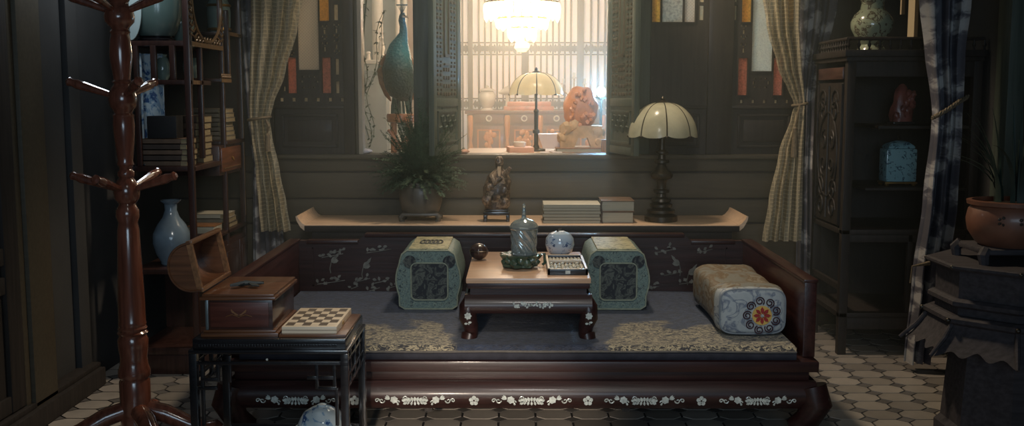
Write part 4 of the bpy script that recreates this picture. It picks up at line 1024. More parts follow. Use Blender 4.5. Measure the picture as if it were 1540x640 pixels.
for q in range(-5, 6):
    x = (kx0+kx1)/2+.014+q*.013
    for j in range(4): petal(m, x, zq+.004*math.sin(q*1.9), yq, .009+.003*(q % 2), .0035, r.uniform(0, 6.3))
m.build('pearl_spray', pearl, kt, kind='stuff')
# things on the kang table
m = MB().sphere((0, 0, 0), (.030, .030, .027), 24, 14); q = P(720, 381, 4.12); c = (q.x, 4.12, KZ+.0265)
bt = thing('tea_pet_ball', 'dark brown ribbed ball on the left of the kang table', 'ball', (c[0], c[1], KZ))
m = MB()
rg = [[(c[0]+(.037*math.sin(PI*j/14))*(1+.03*math.cos(12*2*PI*k/48))*math.cos(2*PI*k/48), c[1]+(.037*math.sin(PI*j/14))*(1+.03*math.cos(12*2*PI*k/48))*math.sin(2*PI*k/48), KZ+.033-.033*math.cos(PI*j/14)) for k in range(48)] for j in range(15)]
m.rings([[(a, b, z) for a, b, z in ring] for ring in rg]); m.build('body', plain('dark_brown_clay', srgb(60, 46, 42), .35, .2, 20, coat=.3), bt)
MB().tube([(c[0]+.0375*math.cos(a), c[1]+.0375*math.sin(a), KZ+.036) for a in [2*PI*k/24 for k in range(25)]], .0022, 5).build('rim', bronze, bt)
gm, nt, b = newmat('twisted_clear_glass'); b.inputs['Base Color'].default_value = (*srgb(196, 206, 204), 1); b.inputs['Roughness'].default_value = .1; b.inputs['Metallic'].default_value = .25; b.inputs['Transmission Weight'].default_value = .6; b.inputs['IOR'].default_value = 1.45; b.inputs['Coat Weight'].default_value = .5
jade = plain('green_jade', srgb(70, 88, 72), .25, .35, 30, coat=.5)
ly = 3.95; lx = X(783, ly)
lb = thing('lotus_stand', 'dark green jade lotus-leaf stand under the glass jar', 'stand', (lx, ly, KZ))
k = ly/F
MB().lathe([(.045, KZ), (.062, KZ+.006), (.064, KZ+.016), (.05, KZ+.024)], (lx-.004, ly-.02), 40, lobes=7, amp=.14).build('lower_leaf', jade, lb)
MB().lathe([(.05, KZ+.022), (.068, KZ+.032), (.079, KZ+.05), (.074, KZ+.052), (.05, KZ+.044)], (lx, ly-.01), 48, lobes=9, amp=.10).build('upper_leaf', jade, lb)
for s in range(7):
    a = -PI/2+(s-3)*.42; MB().rock((lx+.062*math.cos(a), ly-.02+.058*math.sin(a), KZ+.024+.008*(s % 2)), (.016, .012, .014), s, .4, 2).build('leaf_curl', jade, lb)
MB().tube([(lx+.07, ly, KZ+.045), (lx+.092, ly, KZ+.05), (lx+.094, ly, KZ+.015), (lx+.085, ly, KZ+.006)], .006, 7).build('stalk', jade, lb)
gz = KZ+.045; gxx = X(788, ly)
gj = thing('glass_jar', 'twisted clear glass jar with domed lid on the kang table', 'jar', (gxx, ly, gz))
rg = []
for j in range(19):
    t = j/18; tw_ = t*1.5; R = .046+.004*t
    rg.append([(gxx+R*(1+.07*math.cos(9*(2*PI*q/72+tw_)))*math.cos(2*PI*q/72), ly+R*(1+.07*math.cos(9*(2*PI*q/72+tw_)))*math.sin(2*PI*q/72), gz+.006+.095*t) for q in range(72)])
MB().rings(rg).build('body', gm, gj, smooth=50)
MB().lathe([(.046, gz), (.05, gz+.004), (.046, gz+.012), (.04, gz+.016)], (gxx, ly), 32, lobes=12, amp=.05).build('foot', gm, gj)
MB().lathe([(.053, gz+.100), (.057, gz+.104), (.057, gz+.112), (.053, gz+.115), (.05, gz+.122), (.036, gz+.134), (.014, gz+.142), (.008, gz+.147)], (gxx, ly), 32).build('lid', gm, gj)
MB().lathe([(.008, gz+.146), (.010, gz+.152), (.006, gz+.158), (.009, gz+.164), (.0085, gz+.18), (.005, gz+.186), (.0075, gz+.192), (.001, gz+.202)], (gxx, ly), 16).build('knob', gm, gj)
ay = 4.22; axx = X(842, ay)
ap = thing('apple_jar', 'blue and white apple-shaped porcelain jar on the kang table', 'jar', (axx, ay, KZ))
prof = [(.016, 0), (.03, .002), (.048, .018), (.056, .042), (.053, .066), (.04, .084), (.02, .091), (.004, .086)]
MB().lathe([(a*1.08, KZ+b*1.12) for a, b in prof], (axx, ay), 32).build('body', speckblue, ap)
MB().tube([(axx-.01, ay, KZ+.096), (axx-.006, ay, KZ+.109), (axx+.006, ay, KZ+.114)], .004, 6).build('stalk', bronze, ap)
for s in (-1, 1):
    m = MB(); petal(m, axx+s*.016, KZ+.05, ay-.0575+.004*abs(s), .016, .006, 0 if s > 0 else PI); m.build('leaf_mark', plain('cobalt', srgb(52, 70, 104), .3, .2), ap)
ab = thing('abacus', 'dark framed abacus with pale beads leaning on the kang table corner', 'abacus', (X(852, 3.86), 3.86, KZ))
a0x, a1x, a0y, a1y = X(824, 3.76), X(885, 3.76), 3.755, 4.10; az = KZ
dk = plain('abacus_black', srgb(34, 30, 30), .35, .2, 20, coat=.3)
tilt = lambda z, y: z
MB().box(a0x+.004, a1x-.004, a0y+.004, a1y-.004, az+.001, az+.006).build('tray_floor', dk, ab)
for q, nme in (((a0x, a1x, a0y, a0y+.012), 'front_bar'), ((a0x, a1x, a1y-.012, a1y), 'rear_bar'), ((a0x, a0x+.01, a0y, a1y), 'side_bar'), ((a1x-.01, a1x, a0y, a1y), 'side_bar')):
    o = MB().box(*q, az, az+.022, .002).build(nme, dk, ab)
    MB().box(q[0]+.001, q[1]-.001, q[2]+.001, q[3]-.001, az+.022, az+.0232).build('pale_edge', maple, o)  # thin pale strip along the top of each frame bar
MB().box(a0x+.01, a1x-.01, a0y+.215, a0y+.223, az+.01, az+.022, .002).build('divider_bar', maple, ab)
MB().box((a0x+a1x)/2-.009, (a0x+a1x)/2+.009, a0y-.001, a0y, az+.005, az+.017).build('maker_plate', pearl, ab)
beadm = plain('ivory_beads', srgb(196, 190, 170), .35, .15, 60)
bsrc = None
for cix in range(9):
    x = a0x+.018+(a1x-a0x-.036)*cix/8
    MB().tube([(x, a0y+.01, az+.0145), (x, a1y-.01, az+.0145)], .0016, 5).build('rod', brass, ab)
    for q in range(7):
        y = (a0y+.03+q*.026+.03*((cix*5+q*3) % 7 > 4)) if q < 5 else (a0y+.25+(q-5)*.03)
        if bsrc is None:
            bsrc = MB().lathe([(.002, -.0085), (.006, -.008), (.0078, 0), (.006, .008), (.002, .0085)], (0, 0), 8).xf(lambda v: Vector((v.x, v.z, v.y))+ab.location).build('bead', beadm, ab); o = bsrc
        else: o = bsrc.copy(); COL.objects.link(o)
        o.location = (x-ab.location.x, y-ab.location.y, az+.0145-ab.location.z)

# ================================================================ ALTAR TABLE
AY0, AY1 = 4.82, 5.22; AZ = Z(338, AY0); ax0, ax1 = X(458, AY0), X(1112, AY0)
al = thing('altar_table', 'long narrow pale altar table with upturned ends behind the daybed', 'table', ((ax0+ax1)/2, 5.02, 0))
MB().box(ax0, ax1, AY0, AY1, AZ-.03, AZ, .004).build('tabletop', altarwood, al)
MB().box(ax0-.002, ax1+.002, AY0-.004, AY0, AZ-.032, AZ-.004, .001).build('shaded_front_edge', darkwood_x, al)  # dark strip puts shade into the front edge below the lit top
MB().box(ax0+.03, ax1-.03, AY0+.01, AY1-.01, AZ-.075, AZ-.03, .003).build('apron', darkwood_x, al)
for s, xx in ((-1, ax0), (1, ax1)):
    pf = [(xx, AZ-.03), (xx, AZ), (xx+s*.012, AZ+.006), (xx+s*.03, AZ+.028), (xx+s*.036, AZ+.042), (xx+s*.043, AZ+.040), (xx+s*.040, AZ+.022), (xx+s*.022, AZ-.012)]
    MB().prism(pf, 'xz', AY0, AY1).build('upturned_end', altarwood, al)
    for y in (AY0+.04, AY1-.04): MB().box(xx-s*.10-.025, xx-s*.10+.025, y-.02, y+.02, 0, AZ-.03, .004).build('leg', darkwood, al)
# fern pot
fy = 5.0; fx = X(633, fy); k = fy/F
fs = thing('pot_stand', 'small grey footed stand under the fern pot', 'stand', (fx, fy, AZ))
grayst = plain('grey_stoneware', srgb(88, 83, 74), .45, .2, 16, coat=.1)
for sx in (-1, 1):
    for sy in (-1, 1): MB().tube([(fx+sx*24*k, fy+sy*.05, AZ+.036), (fx+sx*29*k, fy+sy*.055, AZ+.02), (fx+sx*28*k, fy+sy*.055, AZ+.006), (fx+sx*25*k, fy+sy*.05, AZ)], [.012, .014, .011, .012], 10).build('foot', grayst, fs)
MB().box(fx-28*k, fx+28*k, fy-.065, fy+.065, AZ+.026, AZ+.042, .007).build('stand_top', grayst, fs)
fz = AZ+.042
fp = thing('potted_fern', 'feathery dark fern in a grey stoneware pot on the altar table', 'potted plant', (fx, fy, fz))
MB().lathe([(.085, fz), (.092, fz+.01), (.104, fz+.05), (.106, fz+.10), (.100, fz+.122), (.094, fz+.126), (.094, fz+.132), (.106, fz+.136), (.106, fz+.146), (.092, fz+.147), (.088, fz+.135)], (fx, fy), 32, sy=.8).build('pot', grayst, fp)
MB().lathe([(.09, fz+.13), (.07, fz+.137), (.01, fz+.14)], (fx, fy), 20, sy=.8).build('soil', cover_dark, fp)
mm = MB()
for x in (-.035, .03):
    for q in range(3): mm.box(fx+x-.008+q*.006, fx+x-.006+q*.006, fy-.0862, fy-.08, fz+.06-.006*q, fz+.09)
mm.build('brush_mark', cover_dark, fp, kind='stuff')
r = random.Random(21); fol = MB(); base = Vector((fx, fy, fz+.14))
for i in range(340):
    a = r.uniform(0, 2*PI); el = r.uniform(-.05, 1.45); L = r.uniform(.16, .35)*(.72+.38*math.sin(el)); out = Vector((math.cos(a)*.8, math.sin(a)*.6, 0))
    pts = []
    for j in range(8):
        t = j/7; pts.append(base+out*(.02+L*math.cos(el)*t*1.15)+Vector((0, 0, .02+L*(1.15*math.sin(el)*t-.35*t*t*math.cos(el))))+Vector((r.uniform(-1, 1), r.uniform(-1, 1), r.uniform(-1, 1)))*.004)
    fol.tube(pts, [.0012]*7+[.0005], 3)
    for j in range(1, 8):
        d = (pts[j]-pts[j-1]).normalized(); s_ = d.cross(Vector((0, 0, 1))); s_ = s_.normalized() if s_.length > .01 else Vector((1, 0, 0)); u = s_.cross(d)
        for q in range(7):
            c = pts[j-1].lerp(pts[j], q/7); w = .026*(1-.6*j/8)*r.uniform(.6, 1.2)
            for sg in (-1, 1):
                e = c+(s_*sg*w+d*w*.6+u*r.uniform(-.7, .7)*w); nn = d*.0022
                fol.add([c-nn, c+nn, e], [(0, 1, 2)])
fol.build('foliage', foliage, fp, smooth=0, kind='stuff')
# immortal statue
sy_ = 4.98; sx_ = X(747, sy_); k = sy_/F
ss = thing('statue_stand', 'small black four-legged stand under the carved figure', 'stand', (sx_, sy_, AZ))
for a in (-1, 1):
    for b_ in (-1, 1): MB().box(sx_+a*17*k-.009, sx_+a*17*k+.009, sy_+b_*.04-.009, sy_+b_*.04+.009, AZ, AZ+.04, .003).build('leg', blackwood, ss)
MB().box(sx_-20*k, sx_+20*k, sy_-.052, sy_+.052, AZ+.032, AZ+.05, .004).build('top', blackwood, ss)
MB().box(sx_-18*k, sx_+18*k, sy_-.047, sy_+.047, AZ+.05, AZ+.06, .004).build('raised_plinth', blackwood, ss)
szz = AZ+.06
sta = thing('carved_figure', 'brown carved stone figure of a seated old man', 'figurine', (sx_, sy_, szz))
stm = pattern('mottled_soapstone', [(.3, srgb(44, 36, 32)), (.48, srgb(92, 74, 60)), (.58, srgb(150, 130, 108)), (.7, srgb(70, 56, 46))], 34, 'noise', .42, .15, (1, 1, 1), 4, 'LINEAR', .5, 1.0)
prf = [(17, 0, 15), (19, 8, 16), (20, 20, 17), (20, 32, 16), (19, 42, 15), (16, 50, 13), (11, 56, 10), (6, 60, 7), (5.5, 62, 6.5), (6.5, 66, 7), (7, 70, 7), (6, 75, 6.5), (3.5, 79, 4)]
rg = []
for rx, h, ry in prf:
    ring = []
    for q in range(32):
        a = 2*PI*q/32; n_ = 1+(.16*noise.noise(Vector((math.cos(a)*1.8, math.sin(a)*1.8, h*.09)))+.08*noise.noise(Vector((math.cos(a)*5, math.sin(a)*5, h*.2))))*(1 if h < 58 else .3)
        off = (4 if h > 55 else (2 if h > 40 else 0))
        ring.append((sx_+(off+rx*n_*math.cos(a))*k, sy_+ry*n_*math.sin(a)*k, szz+h*k))
    rg.append(ring)
m = MB().rings(rg)
m.tube([(sx_-8*k, sy_-.03, szz+50*k), (sx_-2*k, sy_-.055, szz+40*k), (sx_+8*k, sy_-.055, szz+48*k)], [.016, .015, .01], 10)
m.tube([(sx_+12*k, sy_-.02, szz+52*k), (sx_+17*k, sy_-.04, szz+58*k), (sx_+21*k, sy_-.045, szz+63*k)], [.014, .012, .008], 10)
m.build('body', stm, sta, smooth=60)
m = MB()
for q in range(4): m.tube([(sx_+(2.5+1.1*q)*k, sy_-.020, szz+64*k), (sx_+(2+1.2*q)*k, sy_-.036, szz+57*k), (sx_+(3+.8*q)*k, sy_-.048, szz+50*k)], [.003, .0035, .001], 6)
m.build('beard', plain('pale_soapstone', srgb(170, 150, 128), .35, .3, 22), sta)
m = MB().sphere((sx_+2*k, sy_-.022, szz+73*k), (.003, .002, .003), 6, 4).sphere((sx_+7*k, sy_-.022, szz+73*k), (.003, .002, .003), 6, 4); m.build('eyes', blackwood, sta, kind='stuff')
MB().sphere((sx_+5*k, sy_-.025, szz+69*k), (.004, .006, .005), 8, 5).build('nose', stm, sta)
for i, (dx, dz, rr) in enumerate([(-14, 14, 8), (12, 10, 8), (-9, 34, 7), (10, 28, 7), (0, 18, 8)]):
    MB().rock((sx_+dx*k, sy_-.042, szz+dz*k), (rr*k, .02, rr*k), i+3, .45, 2).build('robe_fold', stm, sta)
# booklets and books
by = 4.98
zb_ = AZ
words = ['lowest', 'second lowest', 'third from the bottom', 'third from the top', 'second from the top', 'topmost']
for i in range(6):
    h = .0145; jx = (0, 3, -2, 2, -1, 1)[i]*.0012
    t = thing('thread_bound_booklet', 'thin grey booklet, %s of the stack on the altar table' % words[i], 'booklet', (X(860, by), by, zb_), 'booklets stacked on the altar table')
    xa, xb = X(817, by-.1)+jx, X(903, by-.1)+jx
    MB().box(xa+.001, xb-.001, by-.098, by+.09, zb_+.0012, zb_+h-.0018).build('pages', paper, t)
    cm = cover_grey if i < 5 else plain('pale_cover', srgb(196, 190, 172), .7, .1)
    MB().box(xa, xb, by-.1, by+.092, zb_+h-.0018, zb_+h, .0006).build('cover', cm, t); MB().box(xa, xb, by-.1, by+.092, zb_, zb_+.0012).build('back_cover', cm, t)
    zb_ += h+.0006
zb_ = AZ
for i, h in enumerate((.056, .052)):
    t = thing('thick_book', ('thick bound book, lower of the pair beside the lamp', 'thick bound book, upper of the pair beside the lamp')[i], 'book', (X(930, by), by, zb_), 'bound books on the altar table')
    xa, xb = X(905, by-.1)+i*-.002, X(953, by-.1)+i*.004
    MB().box(xa+.004, xb-.003, by-.094, by+.09, zb_+.003, zb_+h-.003).build('pages', paper, t)
    MB().box(xa, xb, by-.1, by+.095, zb_+h-.004, zb_+h, .001).build('cover', cover_brown, t); MB().box(xa, xb, by-.1, by+.095, zb_, zb_+.004, .001).build('back_cover', cover_brown, t)
    MB().tube([(xa+.002, by-.1, zb_+.002), (xa-.003, by-.1, zb_+h/2), (xa+.002, by-.1, zb_+h-.002)], .004, 6).build('spine', cover_dark, t)
    zb_ += h+.0006
# dome lamp on the altar table
ly2 = 4.98; lcx = X(994, ly2); k = ly2/F; zl = lambda py: Z(py, ly2)
bz = AZ
prof = [(24, 332), (25, 331), (25, 324), (21, 322), (17, 320), (21, 319), (21, 315), (15, 313), (13, 311), (17, 310), (17, 306), (12, 304), (15, 302), (14, 298), (8, 295), (7, 290), (12, 288.5), (12, 285), (7, 283), (7, 275), (9, 270), (15, 267), (17, 264), (17, 260), (14, 257), (10, 254), (7, 249), (6, 246), (11.5, 244), (11.5, 240), (6, 238), (5, 232), (10, 229.5), (10, 227), (5, 224), (4.5, 216), (4.5, 208)]
prof = [(a*k, max(bz, bz+(332-b_)*k)) for a, b_ in prof]
dome_m = pane_mat('mottled_dome_glass', srgb(222, 218, 188), .45, 14, .2, .22)
lamp('table_lamp', 'dark baluster table lamp with scalloped dome shade on the altar table', (lcx, ly2), bz, zl(206), zl(154), 51*k, dome_m, bronze, prof, 8)

# ================================================================ COAT RACK
RY = 3.52; rx = X(191, RY, 300); kr = RY/F
cr_ = thing('coat_rack', 'turned glossy reddish-brown wooden coat rack', 'coat rack', (rx, RY, 0))
zr_ = lambda py: Z(py, RY, 190)
pf = [(23, 680), (24, 640), (23, 632), (24, 626), (22, 622), (23, 616), (23, 572), (21, 568), (24, 564), (24, 556), (21, 546), (20, 536), (22, 522), (23, 510), (20, 503), (23, 499), (20, 496), (22, 492), (20, 489), (21, 485), (20, 482), (20, 450), (18, 400), (16, 345), (14, 334), (17, 326), (17, 316), (13, 309), (12, 306), (14, 304), (18, 298), (19.5, 288), (18, 278), (13, 270), (10, 267), (12.5, 263), (12, 258), (9, 254), (10, 250), (12.5, 247), (11, 241), (12, 234), (15, 205), (16, 188), (15, 176), (16, 173), (13, 170), (14, 167), (19, 160), (21, 149), (19, 138), (14, 129), (12, 126), (15, 123), (12, 120), (13, 112), (17, 84), (15, 60), (13, 52), (15, 48), (12, 44), (15, 40), (21, 33), (22, 25), (20, 14), (14, 8), (13, 4), (16, 0), (13, -6), (16, -30), (12, -50), (18, -60), (14, -75), (3, -85)]
MB().lathe([(a*kr, zr_(b_)) for a, b_ in pf], (rx, RY), 28).build('column', rackwood, cr_, smooth=40)
def peg(py, dx, dy, up):
    z = zr_(py); d = Vector((dx, dy, 0)).normalized()
    pts = [(rx, RY, z)]+[(rx+d.x*l, RY+d.y*l, z+up*l) for l in (.05, .09, .13, .15, .165, .178, .185)]
    MB().tube(pts, [.011, .011, .013, .016, .017, .013, .016, .008], 10).build('peg', rackwood, cr_)
for py in (22, 148, 288):
    for dx, dy in (((1, -.15), (-1, -.1), (.3, 1), (-.2, -1)) if py != 148 else ((-1, -.05), (.62, -.8), (.3, 1))): peg(py, dx, dy, .32 if py != 22 else .38)
for a in (-2.75, -.9, .1, 1.7):
    d = (math.cos(a), math.sin(a))
    pts = [(rx+d[0]*l, RY+d[1]*l, z) for l, z in ((.03, .105), (.10, .085), (.18, .045), (.24, .026), (.275, .03), (.29, .022))]
    MB().tube(pts, [.032, .034, .03, .026, .028, .02], 12).build('leg', rackwood, cr_)

# ================================================================ BLACK STAND AND CHEST
TY0, TY1 = 3.05, 3.42; tx0, tx1 = X(275, TY0), X(519, TY0); TZ = Z(509, TY0+.02)
ts = thing('side_table', 'black lacquered openwork side table in front of the daybed', 'table', ((tx0+tx1)/2, (TY0+TY1)/2, 0))
zl1 = Z(527, TY0)
MB().box(tx0+.01, tx1-.008, TY0+.012, TY1-.01, zl1, TZ, .004).build('upper_top', blackwood, ts)
MB().box(tx0, tx1, TY0, TY1, zl1-.012, zl1, .003).build('lower_top', blackwood, ts)
m = MB(); x = tx0+.03
while x < tx1-.03: m.cbox((x, TY0+.011, (zl1+TZ)/2-.004), (.006, .004, .008), .001); x += .0085
m.build('beaded_moulding', blackwood, ts, kind='stuff')
for x in (tx0+.012, tx1-.012):
    for y in (TY0+.014, TY1-.014): MB().box(x-.012, x+.012, y-.012, y+.012, 0, zl1-.012, .002).build('leg', blackwood, ts)
def zt2(py): return Z(py, TY0+.01)
rail = lambda a, b_, z: MB().box(a, b_, TY0+.006, TY0+.02, z-.005, z+.005, .001).build('rail', blackwood, ts)
rail(tx0+.02, tx1-.02, zt2(546))
for (a, b_, py) in ((292, 318, 571), (455, 470, 568), (472, 496, 568), (472, 500, 584), (284, 316, 584)): rail(X(a, TY0), X(b_, TY0), zt2(py))
for (px, p0, p1) in ((294, 545, 640), (336, 535, 575), (318, 545, 574), (470, 545, 585), (497, 545, 584), (500, 584, 640)):
    MB().box(X(px, TY0)-.005, X(px, TY0)+.005, TY0+.007, TY0+.019, zt2(p1), zt2(p0), .001).build('strut', blackwood, ts)
for s, xx in ((-1, tx0+.012), (1, tx1-.012)):
    for z in (zt2(546), zt2(570), zt2(585)): MB().box(xx-.006, xx+.006, TY0+.02, TY1-.02, z-.005, z+.005, .001).build('side_rail', blackwood, ts)
    for y in (TY0+.1, TY0+.19, TY0+.28): MB().box(xx-.006, xx+.006, y-.005, y+.005, zt2(585), zl1-.012, .001).build('side_strut', blackwood, ts)
MB().box(tx0+.012, tx1-.012, TY1-.02, TY1-.012, zt2(700), zt2(690), .001).build('stretcher', blackwood, ts)
MB().sphere((X(395, TY0), TY0+.004, zt2(540)), .004, 8, 6).build('stud', pearl, ts)
# chest
CY0, CY1 = 3.10, 3.40; ck = CY0/F; cx0, cx1 = X(304, CY0), X(406, CY0); c0 = TZ
chs = thing('wooden_chest', 'walnut chest with its barrel lid standing open on the black table', 'chest', ((cx0+cx1)/2, (CY0+CY1)/2, c0))
MB().box(cx0-.014, cx1+.018, CY0-.012, CY1+.008, c0, c0+.012, .003).build('plinth', chestwood, chs)
MB().box(cx0-.007, cx1+.010, CY0-.006, CY1+.004, c0+.012, c0+.02, .003).build('plinth_moulding', chestwood, chs)
ctz = Z(443, CY0-.01)
MB().box(cx0, cx1, CY0, CY1, c0+.02, ctz-.018, .002).build('body', wood('dark_walnut', srgb(66, 40, 32), .3, 'x', .5), chs)
MB().box(cx0-.014, cx1+.012, CY0-.012, CY1+.008, ctz-.018, ctz-.008, .003).box(cx0-.008, cx1+.006, CY0-.006, CY1+.004, ctz-.008, ctz, .002).build('top_rim', chestwood, chs)
fpn = MB().box(cx0+.015, cx1-.012, CY0-.003, CY0, c0+.028, ctz-.026, .001).build('front_panel', wood('mahogany_panel', srgb(86, 46, 36), .35, 'x', .3), chs)
m = MB(); mx_ = (cx0+cx1)/2; mz_ = (c0+ctz)/2
for s in (-1, 1):
    for q in range(4): petal(m, mx_+s*.006*q, mz_+.002*q, CY0-.003, .014, .0025, (.3+.3*q) if s > 0 else PI-.3-.3*q)
    m.tube([(mx_, CY0-.004, mz_-.006), (mx_+s*.02, CY0-.004, mz_+.002), (mx_+s*.04, CY0-.004, mz_-.004)], .0012, 4)
m.build('inlay', plain('gold_inlay', srgb(128, 88, 54), .5, .2), fpn, kind='stuff')
for xx in (cx0+.004,): MB().box(xx-.004, xx+.005, CY0-.004, CY0+.006, c0+.02, ctz-.018, .002).build('corner_strip', plain('grey_metal_strip', srgb(120, 130, 132), .3, .2, metal=.6), chs)
# barrel lid, hinged on the left, opening faces right
lidm = chestwood
la = P(303, 436, CY0-.008); lb_ = P(286, 365, CY0-.008)
A = Vector((la.x, la.z)); B = Vector((lb_.x, lb_.z)); mid = (A+B)/2; half = (B-A)/2; nrm = Vector((-half.y, half.x)).normalized()
if nrm.x > 0: nrm = -nrm
bul = 42*ck
def dprof(sc):
    return [(mid.x-half.x*math.cos(t)*sc+nrm.x*bul*math.sin(t)**.8*sc, mid.y-half.y*math.cos(t)*sc+nrm.y*bul*math.sin(t)**.8*sc) for t in [PI*q/22 for q in range(23)]]
o1, i1 = dprof(1), dprof(.9)
ly0, ly1 = CY0-.008, CY1+.004
m = MB(); n = 23
vs = [(a, y, b_) for y in (ly0, ly1) for a, b_ in o1]+[(a, y, b_) for y in (ly0+.01, ly1-.01) for a, b_ in i1]
fs = [(q, q+1, n+q+1, n+q) for q in range(n-1)]+[(2*n+q+1, 2*n+q, 3*n+q, 3*n+q+1) for q in range(n-1)]
fs += [(0, n, 3*n, 2*n), (n-1, 2*n-1, 4*n-1, 3*n-1)]
m.add(vs, fs); m.build('lid_shell', lidm, chs, smooth=40)
m = MB().prism(o1, 'xz', ly0, ly0+.01); m.build('lid_end', lidm, chs); MB().prism(o1, 'xz', ly1-.01, ly1).build('lid_end', lidm, chs)
m = MB()
for y in (ly0, ly1-.012):
    m.prism([(A.x+.003, A.y), (B.x+.003, B.y), (B.x-.014, B.y+.004), (A.x-.014, A.y+.004)], 'xz', y-.002, y+.014)
for c_ in (A, B): m.box(c_.x-.010, c_.x+.005, ly0, ly1, c_.y-.006, c_.y+.006, .002)
m.build('lid_rim', wood('rim_walnut', srgb(132, 92, 60), .35, 'y', .4), chs)
pts = [(a, ly0-.001, b_) for a, b_ in o1]; MB().tube(pts, .004, 6).build('lid_bead', lidm, chs)
# small dark metal ornament on the chest tray
oz = ctz; oc = P(372, 430, 3.2)
og = thing('metal_dragonfly', 'dark metal insect ornament lying on the chest', 'ornament', (oc.x, 3.22, oz))
gl = plain('tarnished_metal', srgb(50, 56, 56), .5, .3, 30, metal=.2)
MB().tube([(oc.x-.055, 3.2, oz+.008), (oc.x-.01, 3.22, oz+.012), (oc.x+.045, 3.23, oz+.01)], [.004, .009, .003], 8).build('body', gl, og)
for i, (dx, dy, l) in enumerate([(-.045, -.035, 1), (.045, -.03, 1), (-.04, .045, 1), (.04, .05, 1)]):
    b0 = Vector((oc.x-.005, 3.22, oz+.012)); e0 = b0+Vector((dx, dy, -.006)); w = Vector((-dy, dx, 0)).normalized()*.012
    mid_ = b0.lerp(e0, .6); m = MB().add([b0, mid_+w, e0, mid_-w, b0+Vector((0, 0, .003)), mid_+w+Vector((0, 0, .003)), e0+Vector((0, 0, .003)), mid_-w+Vector((0, 0, .003))], [(0, 1, 2, 3), (4, 5, 6, 7), (0, 1, 5, 4), (1, 2, 6, 5), (2, 3, 7, 6), (3, 0, 4, 7)])
    m.build('wing', gl, og)
# chess set board
GY0, GY1 = 3.10, 3.38; g0, g1 = X(419, GY0), X(503, GY0)
cbase = MB().box(X(416, GY0), X(521, GY0)-.006, GY0-.014, GY1+.01, TZ, TZ+.008, .002)
cbase.solo('wooden_tray', chestwood, 'thin brown wooden tray under the chessboard', 'tray', (X(465, GY0), 3.24, TZ))
cbd = thing('chessboard', 'pale maple folding chessboard beside the chest', 'chessboard', ((g0+g1)/2, (GY0+GY1)/2, TZ+.008))
gz0, gz1 = TZ+.008, Z(491, GY0)
MB().box(g0, g1, GY0, GY1, gz0, gz1, .002).build('body', maple, cbd)
sqm = plain('walnut_square', srgb(104, 92, 80), .45, .15); sw_, sh_ = (g1-g0-.016)/6, (GY1-GY0-.03)/6
for a in range(6):
    for b_ in range(6):
        if (a+b_) % 2 == 0: MB().box(g0+.008+a*sw_, g0+.008+(a+1)*sw_, GY0+.015+b_*sh_, GY0+.015+(b_+1)*sh_, gz1-.002, gz1+.0006).build('square', sqm, cbd)
MB().box(g0, g1, GY0-.0006, GY0, (gz0+gz1)/2-.0006, (gz0+gz1)/2+.0006).build('seam', chestwood, cbd)
MB().box(g1, g1+.003, GY0+.1, GY0+.125, gz0+.006, gz0+.016, .001).build('clasp', brass, cbd)
# porcelain jar on the floor under the table
jy = 3.3; jx_ = X(478, jy); zt_ = Z(606, jy)
fj = thing('floor_jar', 'squat blue and white lidded jar on the floor under the black table', 'jar', (jx_, jy, 0))
MB().lathe([(.07, 0), (.09, .02), (.10, .06), (.095, .11), (.075, zt_-.07)], (jx_, jy), 28).build('body', bluewhite, fj)
MB().lathe([(.08, zt_-.07), (.078, zt_-.06), (.06, zt_-.03), (.03, zt_-.012), (.014, zt_-.008), (.015, zt_-.003), (.003, zt_)], (jx_, jy), 28).build('lid', bluewhite, fj)
# ================================================================ CURIO SHELF ON THE LEFT
SXF, SXB, SYN, SYF = -1.37, -1.65, 4.36, 5.17
cs = thing('curio_shelf', 'tall dark curio shelf with stepped compartments behind the coat rack', 'shelf', ((SXF+SXB)/2, (SYN+SYF)/2, 0))
def ypx(px): return -SXF*F/(778-px)           # depth of a point of the front plane seen at column px
def zs_(py, Y): return Z(py, Y, 300)
def sbox(n, x0, x1, y0, y1, z0, z1, mat=shelfwood, bev=.003): return MB().box(x0, x1, y0, y1, z0, z1, bev).build(n, mat, cs)
pw_ = .026
for x, y in ((SXF, SYN), (SXF, SYF), (SXB+pw_, SYF), (SXB+pw_, SYN)):
    sbox('post', x-pw_, x, y-.013, y+.013, 0, 2.5)
yA, yB = ypx(296), ypx(340)
sbox('post', SXF-.022, SXF, yB-.012, yB+.012, 0, zs_(5, yB)+.6)
sbox('post', SXF-.022, SXF, yA+.10, yA+.122, zs_(240, yA), zs_(70, yA))
Zb = {'base': zs_(521, SYN), 'vase': zs_(405, SYN), 'book': zs_(250, SYN), 'small': zs_(120, SYN), 'top': zs_(61, SYN), 'high': 1.78}
sbox('shelf_board', SXB, SXF+.01, SYN-.02, SYF+.01, Zb['base']-.03, Zb['base'])
sbox('base_rail', SXB, SXF, SYN-.01, SYN+.01, .0, Zb['base']-.03); sbox('base_rail', SXF-.02, SXF, SYN, SYF, .02, Zb['base']-.03)
sbox('shelf_board', SXB, SXF, SYN, SYF, Zb['vase']-.022, Zb['vase'])
sbox('shelf_board', SXB, SXF, SYN, yB, Zb['book']-.022, Zb['book'])
zB2 = zs_(212, yB); sbox('shelf_board', SXB, SXF+.004, yB, SYF, zB2-.018, zB2)
sbox('shelf_board', SXB, SXF, SYN, yB, Zb['top']-.022, Zb['top'], goldedge if False else shelfwood)
zB3 = zs_(118, yB); sbox('shelf_board', SXB, SXF+.003, yB-.06, yB+.10, zB3-.018, zB3)
zB4 = zs_(50, ypx(360)); sbox('shelf_board', SXB, SXF, yB+.10, SYF, zB4-.018, zB4)
